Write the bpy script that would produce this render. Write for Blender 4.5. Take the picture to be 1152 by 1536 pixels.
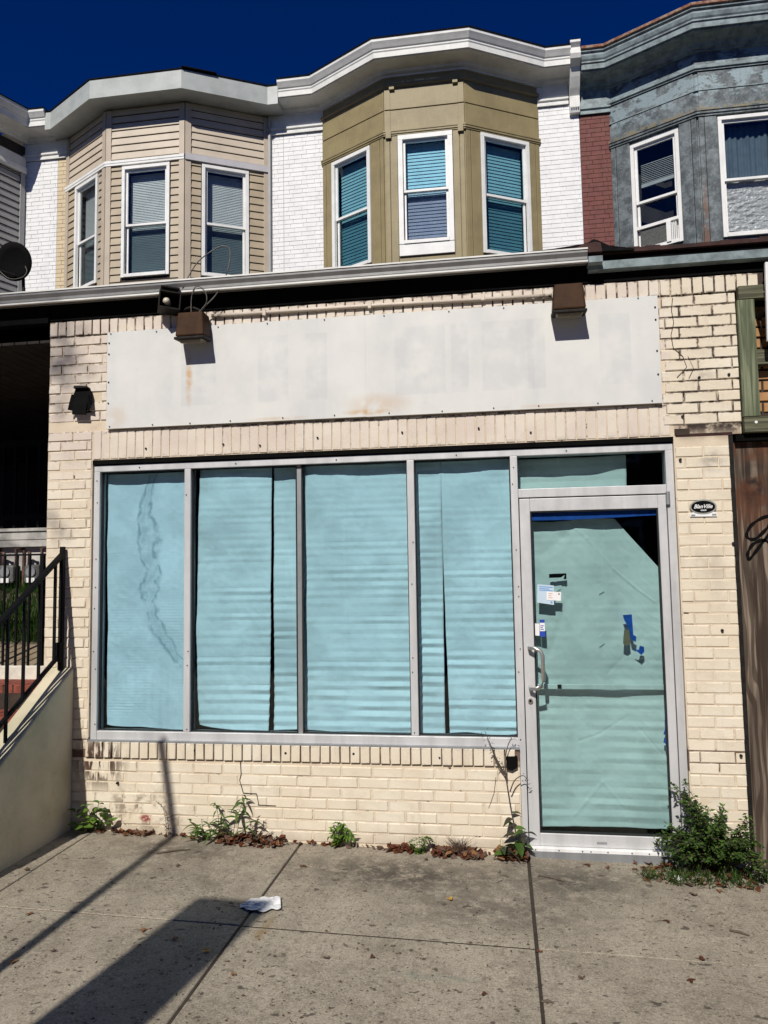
import bpy, bmesh, math, random
from mathutils import Vector, Matrix, noise as mnoise
random.seed(7)
R = math.radians
scene = bpy.context.scene
for o in list(bpy.data.objects): bpy.data.objects.remove(o)
col = scene.collection

# ---------------------------------------------------------------- camera, sky, sun, exposure
CAM = Vector((-0.1361, -4.8736, 1.7387)); YAW, PIT, ROL = 0.1515, 0.0806, -0.0158
fw = Vector((-math.sin(YAW)*math.cos(PIT), math.cos(YAW)*math.cos(PIT), math.sin(PIT)))
r0 = Vector((math.cos(YAW), math.sin(YAW), 0)); u0 = r0.cross(fw)
rt = r0*math.cos(ROL) + u0*math.sin(ROL); up = u0*math.cos(ROL) - r0*math.sin(ROL)
cd = bpy.data.cameras.new('camera'); cam = bpy.data.objects.new('camera', cd); col.objects.link(cam)
cd.sensor_fit = 'VERTICAL'; cd.sensor_height = 36.0; cd.lens = 36.0*1131.4/1536.0
cd.clip_start = 0.05; cd.clip_end = 2000
cam.matrix_world = Matrix(((rt.x, up.x, -fw.x, CAM.x), (rt.y, up.y, -fw.y, CAM.y), (rt.z, up.z, -fw.z, CAM.z), (0, 0, 0, 1)))
scene.camera = cam

SUN = Vector((-0.16, -1.0, 0.90)).normalized()
w = bpy.data.worlds.new('World'); scene.world = w; w.use_nodes = True
wn = w.node_tree.nodes; wl = w.node_tree.links
bg = wn['Background']; sky = wn.new('ShaderNodeTexSky'); sky.sky_type = 'NISHITA'; sky.sun_disc = False
sky.sun_elevation = math.asin(SUN.z); sky.sun_rotation = math.atan2(SUN.x, SUN.y)
sky.altitude = 1500; sky.air_density = 0.7; sky.dust_density = 0.0; sky.ozone_density = 6.0
bg.inputs['Strength'].default_value = 0.05
hs = wn.new('ShaderNodeHueSaturation'); hs.inputs['Saturation'].default_value = 1.42; hs.inputs['Hue'].default_value = 0.521; hs.inputs['Value'].default_value = 1.15
wl.new(sky.outputs[0], hs.inputs['Color']); wl.new(hs.outputs[0], bg.inputs['Color'])
sl = bpy.data.lights.new('sun', 'SUN'); sl.energy = 4.9; sl.angle = R(0.53); sl.color = (1.0, 0.95, 0.87)
so = bpy.data.objects.new('sun', sl); col.objects.link(so); so.rotation_euler = (-SUN).to_track_quat('-Z', 'Y').to_euler()
so.location = (-3, -20, 18)
vs = scene.view_settings; vs.view_transform = 'Standard'; vs.look = 'None'; vs.gamma = 1.0; vs.exposure = -0.06; vs.use_curve_mapping = False
scene.cycles.max_bounces = 7; scene.cycles.diffuse_bounces = 3; scene.cycles.glossy_bounces = 2; scene.cycles.transparent_max_bounces = 12

# ---------------------------------------------------------------- node helpers
class NT:
    def __init__(s, name, rough=0.6, metal=0.0, spec=0.4):
        s.m = bpy.data.materials.new(name); s.m.use_nodes = True
        s.t = s.m.node_tree; s.b = s.t.nodes['Principled BSDF']
        s.b.inputs['Roughness'].default_value = rough; s.b.inputs['Metallic'].default_value = metal
        s.b.inputs['Specular IOR Level'].default_value = spec
        s._p = None
    def n(s, ty, **k):
        x = s.t.nodes.new(ty)
        for a, v in k.items(): setattr(x, a, v)
        return x
    def set(s, inp, v):
        if hasattr(v, 'is_output'): s.t.links.new(v, inp)
        elif isinstance(v, (tuple, list)) and len(v) == 3 and inp.type == 'RGBA': inp.default_value = (*v, 1)
        else: inp.default_value = v
    def pos(s):
        if not s._p: s._p = s.n('ShaderNodeNewGeometry').outputs['Position']
        return s._p
    def xyz(s):
        q = s.n('ShaderNodeSeparateXYZ'); s.set(q.inputs[0], s.pos()); return q.outputs
    def math(s, op, a, b=0.0, c=None, clamp=False):
        x = s.n('ShaderNodeMath', operation=op, use_clamp=clamp); s.set(x.inputs[0], a); s.set(x.inputs[1], b)
        if c is not None: s.set(x.inputs[2], c)
        return x.outputs[0]
    def mapv(s, scale=(1, 1, 1), loc=(0, 0, 0), rot=(0, 0, 0)):
        x = s.n('ShaderNodeMapping'); s.set(x.inputs[0], s.pos()); x.inputs['Scale'].default_value = scale
        x.inputs['Location'].default_value = loc; x.inputs['Rotation'].default_value = rot; return x.outputs[0]
    def noise(s, scale, detail=4, rough=0.55, vec=None, dist=0.0):
        x = s.n('ShaderNodeTexNoise'); s.set(x.inputs['Vector'], vec or s.pos()); x.inputs['Scale'].default_value = scale
        x.inputs['Detail'].default_value = detail; x.inputs['Roughness'].default_value = rough; x.inputs['Distortion'].default_value = dist
        return x.outputs['Fac']
    def voro(s, scale, vec=None, feature='F1'):
        x = s.n('ShaderNodeTexVoronoi', feature=feature); s.set(x.inputs['Vector'], vec or s.pos()); x.inputs['Scale'].default_value = scale
        return x.outputs['Distance']
    def step(s, v, a, b):            # smooth 0..1 from a to b
        x = s.n('ShaderNodeMapRange', interpolation_type='SMOOTHSTEP'); s.set(x.inputs[0], v)
        x.inputs[1].default_value = a; x.inputs[2].default_value = b; return x.outputs[0]
    def mix(s, f, a, b, blend='MIX'):
        x = s.n('ShaderNodeMix', data_type='RGBA', blend_type=blend); s.set(x.inputs[0], f); s.set(x.inputs[6], a); s.set(x.inputs[7], b)
        return x.outputs[2]
    def blob(s, cx, cz, rx, rz, hard=0.5, ax='XZ'):      # soft patch centred at (cx, cz)
        q = s.xyz(); i = {'X': 0, 'Y': 1, 'Z': 2}
        a = s.math('DIVIDE', s.math('SUBTRACT', q[i[ax[0]]], cx), rx); b = s.math('DIVIDE', s.math('SUBTRACT', q[i[ax[1]]], cz), rz)
        d = s.math('SQRT', s.math('ADD', s.math('MULTIPLY', a, a), s.math('MULTIPLY', b, b)))
        return s.step(d, 1.0, 1.0-hard)
    def col(s, v): s.set(s.b.inputs['Base Color'], v); return s
    def rough(s, v): s.set(s.b.inputs['Roughness'], v); return s
    def bump(s, h, strength=0.3, dist=0.01):
        x = s.n('ShaderNodeBump'); x.inputs['Strength'].default_value = strength; x.inputs['Distance'].default_value = dist
        s.set(x.inputs['Height'], h); s.t.links.new(x.outputs[0], s.b.inputs['Normal']); return s
def plain(name, c, var=0.12, scale=6, rough=0.6, metal=0, bump=0.0, bscale=60, spec=0.4, c2=None):
    k = NT(name, rough, metal, spec)
    c2 = c2 or tuple(x*(1-2.2*var) for x in c)
    f = k.step(k.noise(scale, 6, 0.65), 0.35, 0.7)
    k.col(k.mix(f, c, c2))
    k.rough(k.math('ADD', k.math('MULTIPLY', k.noise(scale*2.3), 0.25), rough-0.12))
    if bump: k.bump(k.noise(bscale, 5), bump, 0.004)
    return k.m

M = {}
# painted brick: cream, pinker repaint round the sign, stains of their own shape
def brick_paint():
    k = NT('cream_painted_brick', 0.55); q = k.xyz()
    cream = (0.665, 0.585, 0.455); pink = (0.60, 0.515, 0.445); pale = (0.73, 0.675, 0.57)
    oi = k.n('ShaderNodeObjectInfo').outputs['Random']
    up_ = k.step(k.math('ADD', q[2], k.math('MULTIPLY', k.noise(2.2), 0.5)), 2.45, 2.95)
    lf = k.step(k.math('ADD', q[0], k.math('MULTIPLY', k.noise(5), 0.18)), 1.05, 0.99)
    c = k.mix(k.math('MULTIPLY', up_, lf), cream, pink)
    c = k.mix(k.math('MULTIPLY', k.step(k.noise(3.1, 3), 0.35, 0.7), 0.6), c, pale)
    c = k.mix(k.math('MULTIPLY', oi, 0.14), c, (0.55, 0.45, 0.32))
    # scuffs and soot
    sc = k.step(k.noise(38, 6, 0.7), 0.60, 0.74); c = k.mix(k.math('MULTIPLY', sc, 0.35), c, (0.42, 0.35, 0.26))
    for cx, cz, rx, rz, am in ((1.17, 2.40, .11, .10, .55), (1.12, 1.78, .14, .14, .2), (1.15, 2.93, .10, .05, .35), (1.16, 1.62, .10, .25, .16)):
        c = k.mix(k.math('MULTIPLY', k.math('MULTIPLY', k.blob(cx, cz, rx, rz, .9), am), k.step(k.noise(14), .3, .6)), c, (0.10, 0.085, 0.07))
    # chipped, grimy brick edges, worst high up and low down
    gn = k.n('ShaderNodeTexCoord').outputs['Generated']; gs = k.n('ShaderNodeSeparateXYZ'); k.set(gs.inputs[0], gn)
    ex = k.math('ABSOLUTE', k.math('SUBTRACT', k.math('MULTIPLY', gs.outputs[0], 2), 1)); ez = k.math('ABSOLUTE', k.math('SUBTRACT', k.math('MULTIPLY', gs.outputs[2], 2), 1))
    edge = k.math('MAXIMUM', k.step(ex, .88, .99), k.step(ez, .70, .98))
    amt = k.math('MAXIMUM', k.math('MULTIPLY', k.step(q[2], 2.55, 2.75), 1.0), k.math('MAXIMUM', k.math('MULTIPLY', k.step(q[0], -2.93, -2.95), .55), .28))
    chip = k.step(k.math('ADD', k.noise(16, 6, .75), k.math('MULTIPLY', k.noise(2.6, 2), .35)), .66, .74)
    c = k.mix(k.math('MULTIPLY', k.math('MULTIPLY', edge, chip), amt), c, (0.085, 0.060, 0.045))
    c = k.mix(k.math('MULTIPLY', k.step(k.noise(5, 7, .75), .52, .68), .30), c, (0.47, 0.39, 0.30))
    c = k.mix(k.math('MULTIPLY', k.step(k.noise(1, 6, .7, k.mapv((14, 14, 2.2))), .55, .70), .28), c, (0.40, 0.33, 0.25))
    # rusty dark run below the window corner, peeled spots low on the wall
    drip = k.noise(1.0, 5, .6, k.mapv((26, 26, 5)))
    c = k.mix(k.math('MULTIPLY', k.blob(-2.86, .50, .26, .24, .7), k.step(drip, .47, .55)), c, (0.070, 0.034, 0.024))
    c = k.mix(k.math('MULTIPLY', k.blob(-2.60, .17, .55, .24, .8), k.math('MULTIPLY', k.step(k.noise(9, 6, .7), .48, .62), .8)), c, (0.20, 0.155, 0.11))
    c = k.mix(k.math('MULTIPLY', k.blob(-2.52, .135, .055, .035, .7), k.step(k.noise(34, 5), .42, .50)), c, (0.24, 0.035, 0.03))
    low = k.step(k.math('ADD', q[2], k.math('MULTIPLY', k.noise(7, 5), .22)), .26, .10)
    c = k.mix(k.math('MULTIPLY', low, .5), c, (0.33, 0.26, 0.19))
    k.col(c); k.bump(k.math('ADD', k.noise(55, 5), k.math('MULTIPLY', k.noise(160, 3), .5)), .35, .004)
    return k.m
M['brick'] = brick_paint()
def mortar():
    k = NT('painted_mortar', 0.8); q = k.xyz()
    c = k.mix(k.step(k.noise(4), .35, .7), (0.66, 0.56, 0.42), (0.55, 0.45, 0.34))
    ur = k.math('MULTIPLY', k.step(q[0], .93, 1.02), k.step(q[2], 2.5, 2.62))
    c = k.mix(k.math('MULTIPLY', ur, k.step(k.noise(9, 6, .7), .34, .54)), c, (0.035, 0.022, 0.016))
    c = k.mix(k.step(k.noise(8.5, 6, .7), .61, .66), c, (0.05, 0.032, 0.022))
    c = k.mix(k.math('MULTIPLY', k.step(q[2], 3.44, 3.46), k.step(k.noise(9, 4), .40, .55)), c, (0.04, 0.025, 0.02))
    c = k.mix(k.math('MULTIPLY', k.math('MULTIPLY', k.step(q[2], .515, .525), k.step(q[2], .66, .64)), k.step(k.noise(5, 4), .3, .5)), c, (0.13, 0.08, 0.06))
    k.col(c); k.bump(k.noise(90, 5), .4, .004); return k.m
M['mortar'] = mortar()
M['black'] = plain('black_board_and_shade', (0.004, 0.004, 0.004), .2, 8, .9, spec=.08)  # black boards; also colours the shadow line under the lintel
M['interior'] = plain('dim_interior_plaster', (0.10, 0.095, 0.09), .2, 3, .9)
def alu(name, c, rough=0.38, metal=.55, spots=True):
    k = NT(name, rough, metal)
    f = k.noise(1.0, 6, .6, k.mapv((9, 9, 1.3)))
    cc = k.mix(k.step(f, .35, .7), c, tuple(x*.8 for x in c))
    if spots: cc = k.mix(k.math('MULTIPLY', k.step(k.noise(70, 4, .7), .66, .74), .5), cc, (0.12, 0.11, 0.10))
    k.col(cc); k.rough(k.math('ADD', k.math('MULTIPLY', k.noise(25, 5), .3), rough-.12)); k.bump(k.noise(120, 3), .08, .002)
    return k.m
M['alu'] = alu('dull_aluminium', (0.60, 0.60, 0.605), .45, .25)
M['alu_dark'] = alu('tarnished_aluminium', (0.30, 0.31, 0.32), .45, .4)
M['steel'] = alu('brushed_steel', (0.62, 0.60, 0.56), .3, .85)
M['white_metal'] = alu('white_coated_metal', (0.78, 0.78, 0.77), .4, 0.0)
M['gutter'] = alu('grey_gutter_metal', (0.24, 0.24, 0.24), .4, .15)
M['rubber'] = plain('black_gasket', (0.012, 0.012, 0.012), .1, 10, .7)
def glass(name, tint, refl=1.0):
    m = bpy.data.materials.new(name); m.use_nodes = True; t = m.node_tree; t.nodes.clear()
    out = t.nodes.new('ShaderNodeOutputMaterial'); mx = t.nodes.new('ShaderNodeMixShader'); tr = t.nodes.new('ShaderNodeBsdfTransparent'); gl = t.nodes.new('ShaderNodeBsdfGlossy')
    ge = t.nodes.new('ShaderNodeNewGeometry')
    def mth(op, a, b=None):
        x = t.nodes.new('ShaderNodeMath'); x.operation = op
        for i, v in enumerate((a, b)):
            if v is None: continue
            if hasattr(v, 'is_output'): t.links.new(v, x.inputs[i])
            else: x.inputs[i].default_value = v
        return x
    dt = t.nodes.new('ShaderNodeVectorMath'); dt.operation = 'DOT_PRODUCT'; t.links.new(ge.outputs['Normal'], dt.inputs[0]); t.links.new(ge.outputs['Incoming'], dt.inputs[1])
    fr = mth('ADD', mth('MULTIPLY', mth('POWER', mth('SUBTRACT', 1.0, mth('ABSOLUTE', dt.outputs['Value']).outputs[0]).outputs[0], 5.0).outputs[0], .95).outputs[0], .035)
    no = t.nodes.new('ShaderNodeTexNoise'); no.inputs['Scale'].default_value = 2.2; no.inputs['Detail'].default_value = 3
    t.links.new(ge.outputs['Position'], no.inputs['Vector'])
    bp = t.nodes.new('ShaderNodeBump'); bp.inputs['Strength'].default_value = .06; bp.inputs['Distance'].default_value = .02; t.links.new(no.outputs['Fac'], bp.inputs['Height'])
    t.links.new(bp.outputs[0], gl.inputs['Normal'])
    gl.inputs['Roughness'].default_value = 0.02; gl.inputs['Color'].default_value = (refl, refl, refl, 1)
    # faint dust film tints what is seen through
    n2 = t.nodes.new('ShaderNodeTexNoise'); n2.inputs['Scale'].default_value = 5; n2.inputs['Detail'].default_value = 6; t.links.new(ge.outputs['Position'], n2.inputs['Vector'])
    cm = t.nodes.new('ShaderNodeMix'); cm.data_type = 'RGBA'; t.links.new(n2.outputs['Fac'], cm.inputs[0])
    cm.inputs[6].default_value = (*tint, 1); cm.inputs[7].default_value = (*[min(1, x*.93) for x in tint], 1)
    t.links.new(cm.outputs[2], tr.inputs['Color'])
    t.links.new(fr.outputs[0], mx.inputs[0]); t.links.new(tr.outputs[0], mx.inputs[1]); t.links.new(gl.outputs[0], mx.inputs[2]); t.links.new(mx.outputs[0], out.inputs['Surface'])
    return m
M['glass'] = glass('blue_tinted_glass', (0.812, 0.924, 0.958))
M['glass_door'] = glass('green_tinted_glass', (0.785, 0.880, 0.880))
M['glass_clear'] = glass('window_glass', (0.915, 0.95, 0.96))
M['glass_screen'] = glass('screened_window_glass', (0.62, 0.68, 0.70))
M['glass_teal'] = glass('teal_window_glass', (0.68, 0.85, 0.90)); M['glass_deepteal'] = glass('deep_teal_window_glass', (0.52, 0.69, 0.74)); M['glass_lilac'] = glass('dusty_screened_glass', (0.70, 0.75, 0.82))
M['glass_blue'] = glass('bluish_window_glass', (0.77, 0.93, 0.99))
def paper(name, c, stain=False):
    k = NT(name, .75, 0, .25)
    cc = k.mix(k.step(k.noise(2.3, 6, .65), .35, .7), c, tuple(x*.82 for x in c))
    cc = k.mix(k.math('MULTIPLY', k.step(k.noise(8, 7, .75), .52, .68), .22), cc, (.45, .48, .47))
    cc = k.mix(k.math('MULTIPLY', k.step(k.noise(60, 5, .7), .68, .74), .4), cc, (.3, .33, .33))
    if stain:
        q = k.xyz(); line = k.math('ADD', -2.56, k.math('MULTIPLY', k.math('SUBTRACT', k.noise(2.6, 4), .5), .40))
        slope = k.math('MULTIPLY', k.step(q[2], 1.55, 1.0), .24)
        d = k.math('ABSOLUTE', k.math('SUBTRACT', q[0], k.math('ADD', line, slope)))
        msk = k.math('MULTIPLY', k.math('MAXIMUM', k.math('MULTIPLY', k.step(d, .055, .03), k.step(d, .012, .03)), k.math('MULTIPLY', k.step(d, .04, .0), .45)), k.step(k.noise(13, 6, .7), .30, .62))
        msk = k.math('MULTIPLY', msk, k.step(q[2], .82, 1.25))
        cc = k.mix(k.math('MULTIPLY', msk, .75), cc, (.22, .30, .33))
    k.col(cc); k.bump(k.math('ADD', k.noise(20, 5), k.math('MULTIPLY', k.noise(90, 3), .3)), .25, .006)
    return k.m
M['paper'] = paper('white_shade_paper', (.80, .81, .80)); M['paper_stain'] = paper('water_stained_paper', (.80, .82, .84), True)
def sign_mat():
    k = NT('weathered_white_sign', .5); q = k.xyz()
    c = k.mix(k.step(k.noise(3, 6, .65), .35, .68), (.64, .638, .61), (.565, .568, .558))
    # paler ghosts where stuck-on letters were, as blocks
    g = k.n('ShaderNodeTexBrick'); k.set(g.inputs['Vector'], k.mapv((1, 1, 1), (0.1, 0, -2.86), (R(90), 0, 0)))
    st = k.step(k.noise(1.0, 5, .6, k.mapv((3.2, 1, .8))), .42, .62)
    c = k.mix(k.math('MULTIPLY', st, .35), c, (.70, .70, .66))
    for cx, rx in ((-1.62, .10), (-1.32, .07), (-.62, .16), (-.36, .05), (-.05, .16), (.13, .05), (.62, .09), (-2.15, .12)):
        bx = k.math('MULTIPLY', k.step(k.math('ABSOLUTE', k.math('SUBTRACT', q[0], cx)), rx+.012, rx), k.step(k.math('ABSOLUTE', k.math('SUBTRACT', q[2], 3.13)), .235, .22))
        c = k.mix(k.math('MULTIPLY', bx, k.math('MULTIPLY', k.step(k.noise(6, 4), .3, .6), .30)), c, (.45, .46, .485))
    for cx, cz, rx, rz, am in ((-2.22, 3.10, .035, .26, .8), (-.98, 2.80, .20, .03, .8), (-.9, 2.85, .30, .10, .35), (-1.6, 2.785, .3, .02, .35), (-2.75, 2.85, .12, .12, .25), (.2, 2.785, .4, .02, .25)):
        c = k.mix(k.math('MULTIPLY', k.math('MULTIPLY', k.blob(cx, cz, rx, rz, .9), am), k.step(k.noise(12, 5), .28, .55)), c, (.52, .30, .10))
    c = k.mix(k.step(k.noise(26, 6, .75), .70, .73), c, (.10, .09, .08))
    k.col(c); k.bump(k.noise(1.6, 3), .15, .02); return k.m
M['sign'] = sign_mat()
def concrete():
    k = NT('old_broomed_concrete', .9, 0, .2); q = k.xyz()
    c = k.mix(k.step(k.noise(1.7, 6, .65), .34, .66), (.455, .395, .305), (.30, .258, .195))
    fine = k.noise(110, 5, .75); c = k.mix(k.step(fine, .30, .72), k.mix(.55, c, (.09, .076, .058)), k.mix(.25, c, (.50, .45, .37)))
    broom = k.noise(1.0, 4, .6, k.mapv((85, 5, 1), (0, 0, 0), (0, 0, R(4)))); c = k.mix(k.math('MULTIPLY', k.step(broom, .50, .70), .20), c, (.44, .40, .33))
    c = k.mix(k.math('MULTIPLY', k.step(k.noise(24, 8, .85), .49, .64), .62), c, (.105, .088, .066))
    c = k.mix(k.math('MULTIPLY', k.step(k.noise(55, 7, .85), .52, .64), .5), c, (.47, .42, .34))
    c = k.mix(k.math('MULTIPLY', k.step(k.noise(4.5, 8, .75), .50, .66), .4), c, (.15, .125, .095))
    # damp grime patches near the wall
    for cx, cy, rx, ry, am in ((-.75, -.40, 1.0, .42, 1.0), (.22, -.35, .6, .45, .9), (-2.2, -.25, .8, .28, .7), (-.2, -.8, .8, .35, .7), (-1.9, -.7, .9, .5, .4)):
        c = k.mix(k.math('MULTIPLY', k.math('MULTIPLY', k.blob(cx, cy, rx, ry, .95, 'XY'), am), k.step(k.noise(9, 8, .82), .34, .56)), c, (.080, .069, .055))
    # gum and leaf spots, denser towards the street
    for sc, th, am in ((8, .20, .8), (15, .20, .7), (28, .20, .7)):
        wv = k.n('ShaderNodeVectorMath', operation='ADD'); k.set(wv.inputs[0], k.mapv((1, 1.5, 1)))
        nn = k.n('ShaderNodeTexNoise'); nn.inputs['Scale'].default_value = sc*2.5; k.set(nn.inputs['Vector'], k.pos())
        sm = k.n('ShaderNodeVectorMath', operation='SCALE'); k.set(sm.inputs[0], nn.outputs['Color']); sm.inputs['Scale'].default_value = .9/sc; k.set(wv.inputs[1], sm.outputs[0])
        vd = k.voro(sc, wv.outputs[0])
        keep = k.step(k.math('ADD', k.noise(1.9*sc/9, 2), k.math('MULTIPLY', q[1], -.10)), .50, .60)
        c = k.mix(k.math('MULTIPLY', k.math('MULTIPLY', k.step(vd, th, th*.55), keep), am), c, (.055, .045, .036))
    # rusty rub mark, faint green paint scrawl
    c = k.mix(k.math('MULTIPLY', k.blob(-1.33, -1.17, .055, .22, .9, 'XY'), k.math('MULTIPLY', k.step(k.noise(22, 5), .35, .6), .7)), c, (.21, .135, .055))
    c = k.mix(k.math('MULTIPLY', k.blob(-.47, -1.47, .26, .035, .8, 'XY'), k.math('MULTIPLY', k.step(k.noise(12, 4), .35, .6), .55)), c, (.15, .19, .16))
    k.col(c); k.bump(k.math('ADD', fine, k.math('MULTIPLY', broom, .8)), .55, .006); return k.m
M['concrete'] = concrete()
M['joint'] = plain('joint_dirt', (.045, .034, .024), .2, 30, .95)
M['asphalt'] = plain('asphalt', (.05, .05, .05), .15, 20, .9, bump=.4, bscale=200)
M['earth'] = plain('earth', (.09, .075, .05), .2, .3, .95)
M['lamp'] = plain('brown_lamp_housing', (.058, .028, .013), .15, 14, .6, bump=.1, spec=.12)
M['lens'] = plain('cloudy_lens', (.22, .19, .14), .1, 30, .15)
M['bulb'] = plain('white_bulb', (.62, .56, .46), .1, 20, .3)
M['dark_metal'] = plain('dark_old_metal', (.016, .014, .012), .3, 20, .65, .0, bump=.2, spec=.2)
M['cable'] = plain('grey_cable', (.16, .15, .13), .2, 30, .6)
M['iron'] = plain('black_iron', (.004, .004, .005), .2, 30, .65, bump=.2, spec=.15)
M['stucco'] = plain('cream_stucco', (.56, .50, .36), .12, 2.5, .9, bump=.5, bscale=90, c2=(.40, .37, .25))
M['redbrick'] = plain('red_brick', (.27, .07, .045), .2, 14, .85, bump=.4, bscale=70)
M['kerbwhite'] = plain('white_painted_kerb', (.70, .66, .56), .12, 9, .8, bump=.4)
M['sandy'] = plain('sandy_concrete', (.26, .20, .135), .15, 6, .95, bump=.5)
M['porchwood'] = plain('grey_painted_boards', (.44, .43, .40), .2, 7, .7)
M['whitewash'] = plain('whitewashed_foundation', (.58, .56, .52), .15, 5, .85, bump=.3)
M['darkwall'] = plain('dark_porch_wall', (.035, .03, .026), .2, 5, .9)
M['meter'] = plain('grey_meter_body', (.13, .135, .13), .25, 18, .6)
M['meter_pipe'] = plain('rusty_pipe', (.10, .05, .04), .2, 20, .6)
M['white_brick'] = plain('white_painted_brick', (.80, .80, .80), .05, 5, .6, bump=.25, bscale=50)
M['tan_brick'] = plain('tan_painted_brick', (.64, .52, .34), .07, 5, .65, bump=.25)
M['maroon_brick'] = plain('maroon_painted_brick', (.17, .052, .042), .12, 7, .7, bump=.25)
M['white_mortar'] = plain('white_painted_mortar', (.66, .66, .66), .08, 8, .85)
M['tan_mortar'] = plain('tan_painted_mortar', (.36, .28, .19), .12, 8, .85)
M['maroon_mortar'] = plain('dark_maroon_mortar', (.05, .017, .014), .12, 8, .85)
M['whitetrim'] = plain('white_trim_paint', (.80, .80, .78), .06, 4, .5)
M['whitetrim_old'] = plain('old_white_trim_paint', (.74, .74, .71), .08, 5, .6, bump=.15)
M['beige_siding'] = plain('beige_vinyl_siding', (.55, .47, .375), .06, 3, .5)
M['tan_siding'] = plain('tan_vinyl_siding', (.43, .355, .25), .08, 3, .5)
M['beige_trim'] = plain('beige_corner_trim', (.50, .425, .335), .06, 3, .5)
M['grey_siding'] = plain('grey_vinyl_siding', (.30, .30, .30), .06, 3, .5)
M['grey_trim'] = plain('grey_corner_trim', (.34, .34, .335), .06, 3, .5)
M['white_alu'] = plain('white_aluminium_fascia', (.43, .46, .445), .10, 3, .45)
M['lilac_alu'] = plain('pale_grey_trim_coil', (.50, .49, .51), .05, 3, .5)
def olive_mat():
    k = NT('olive_paint_old', .55); c = k.mix(k.step(k.noise(4, 6), .35, .7), (.285, .232, .118), (.235, .190, .098))
    c = k.mix(k.math('MULTIPLY', k.step(k.noise(1, 5, .6, k.mapv((30, 30, 4))), .55, .7), .35), c, (.36, .30, .17))
    q = k.xyz()
    pe = k.math('MULTIPLY', k.blob(-1.12, 8.785, .42, .03, .5), k.step(k.noise(12, 6, .7), .42, .52))
    c = k.mix(pe, c, (.62, .54, .34)); k.col(c); k.bump(k.noise(40, 5), .3, .006); return k.m
M['olive'] = olive_mat()
def zinc_mat():
    k = NT('weathered_zinc', .55, .25); q = k.xyz()
    c = k.mix(k.step(k.noise(7, 7, .7), .38, .66), (.060, .073, .080), (.17, .195, .207))
    c = k.mix(k.math('MULTIPLY', k.step(k.noise(45, 5, .7), .58, .68), .7), c, (.34, .36, .36))
    up_ = k.math('MULTIPLY', k.step(q[2], 7.9, 8.15), k.step(k.noise(1, 6, .68, k.mapv((3.2, 3.2, 5))), .47, .53))
    c = k.mix(k.math('MULTIPLY', up_, .8), c, (.25, .325, .35))
    c = k.mix(k.math('MULTIPLY', k.math('MULTIPLY', k.blob(2.70, 6.3, .07, .8, .9), .75), k.step(k.noise(1, 5, .6, k.mapv((16, 16, 4))), .40, .58)), c, (.17, .07, .03))
    c = k.mix(k.math('MULTIPLY', k.math('MULTIPLY', k.step(q[2], 7.84, 7.88), k.step(q[2], 7.98, 7.92)), k.step(k.noise(11, 6), .42, .6)), c, (.20, .17, .10))
    k.col(c); k.bump(k.noise(30, 5), .3, .008); return k.m
M['zinc'] = zinc_mat()
M['blue_grey'] = plain('blue_grey_peeling_paint', (.26, .325, .34), .15, 9, .55, bump=.3, c2=(.12, .15, .16))
M['rust'] = plain('rusty_flashing', (.20, .07, .028), .3, 16, .8, .2, bump=.5, c2=(.38, .30, .24))
M['darkrust'] = plain('dark_rust_metal', (.045, .013, .010), .3, 10, .7, .2, bump=.4)
M['roofing'] = plain('black_roofing_felt', (.009, .009, .009), .25, 20, .9, bump=.4, spec=.1)
M['blind'] = plain('white_blind_slats', (.74, .75, .74), .04, 5, .5)
M['blind_grey'] = plain('grey_blind_slats', (.42, .44, .44), .04, 5, .5)
M['curtain'] = plain('reflection_toned_curtain', (.11, .15, .19), .1, 6, .8)  # bluish reflection of the pane is put into the curtain colour
M['film'] = plain('crinkled_white_film', (.62, .57, .55), .15, 30, .3, bump=.9, bscale=45)
M['acgrey'] = plain('speckled_grey_panel', (.10, .105, .10), .3, 60, .6)
M['bluetape'] = plain('blue_masking_tape', (.012, .10, .52), .15, 30, .6)
M['cardwhite'] = plain('white_card', (.80, .79, .78), .03, 9, .5)
M['cardblue'] = plain('pale_blue_leaflet', (.50, .62, .72), .04, 9, .5)
M['inkblue'] = plain('blue_print', (.02, .06, .38), .05, 9, .5)
M['inkmid'] = plain('mid_blue_print', (.16, .33, .62), .05, 9, .5)
M['inkgrey'] = plain('grey_print', (.25, .25, .27), .05, 9, .5)
M['ink'] = plain('black_print', (.004, .004, .004), .05, 9, .8, spec=.08)
M['inkred'] = plain('red_print', (.60, .30, .24), .05, 9, .5)
M['stickergrey'] = plain('silver_print', (.30, .31, .28), .05, 9, .4)
def wood(name, a, b, sc=(30, 30, 1.6), dist=2.5, wave=True):
    k = NT(name, .8, 0, .2)
    n1 = k.noise(1.0, 5, .55, k.mapv(sc), dist)
    c = k.mix(k.step(n1, .35, .62), a, b)
    if wave:
        q = k.xyz(); ph = k.math('ADD', k.math('MULTIPLY', q[0], 20.0), k.math('MULTIPLY', k.noise(1.0, 3, .5, k.mapv((3.5, 1, .75))), 7.0))
        wv = k.math('ADD', k.math('MULTIPLY', k.math('SINE', k.math('MULTIPLY', ph, 6.283)), .5), .5)
        c = k.mix(k.math('MULTIPLY', k.step(wv, .38, .80), k.math('ADD', k.math('MULTIPLY', k.noise(3.0, 3), .6), .5)), c, b)
    k.n1 = n1; k.col(c); k.bump(n1, .4, .004); return k, c
kp, cp = wood('weathered_plywood', (.235, .185, .140), (.040, .027, .020), (24, 24, .9), .8)
q_ = kp.xyz(); topm = kp.math('MULTIPLY', kp.step(q_[2], 1.7, 2.3), kp.step(kp.noise(4, 5), .40, .58))
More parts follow.
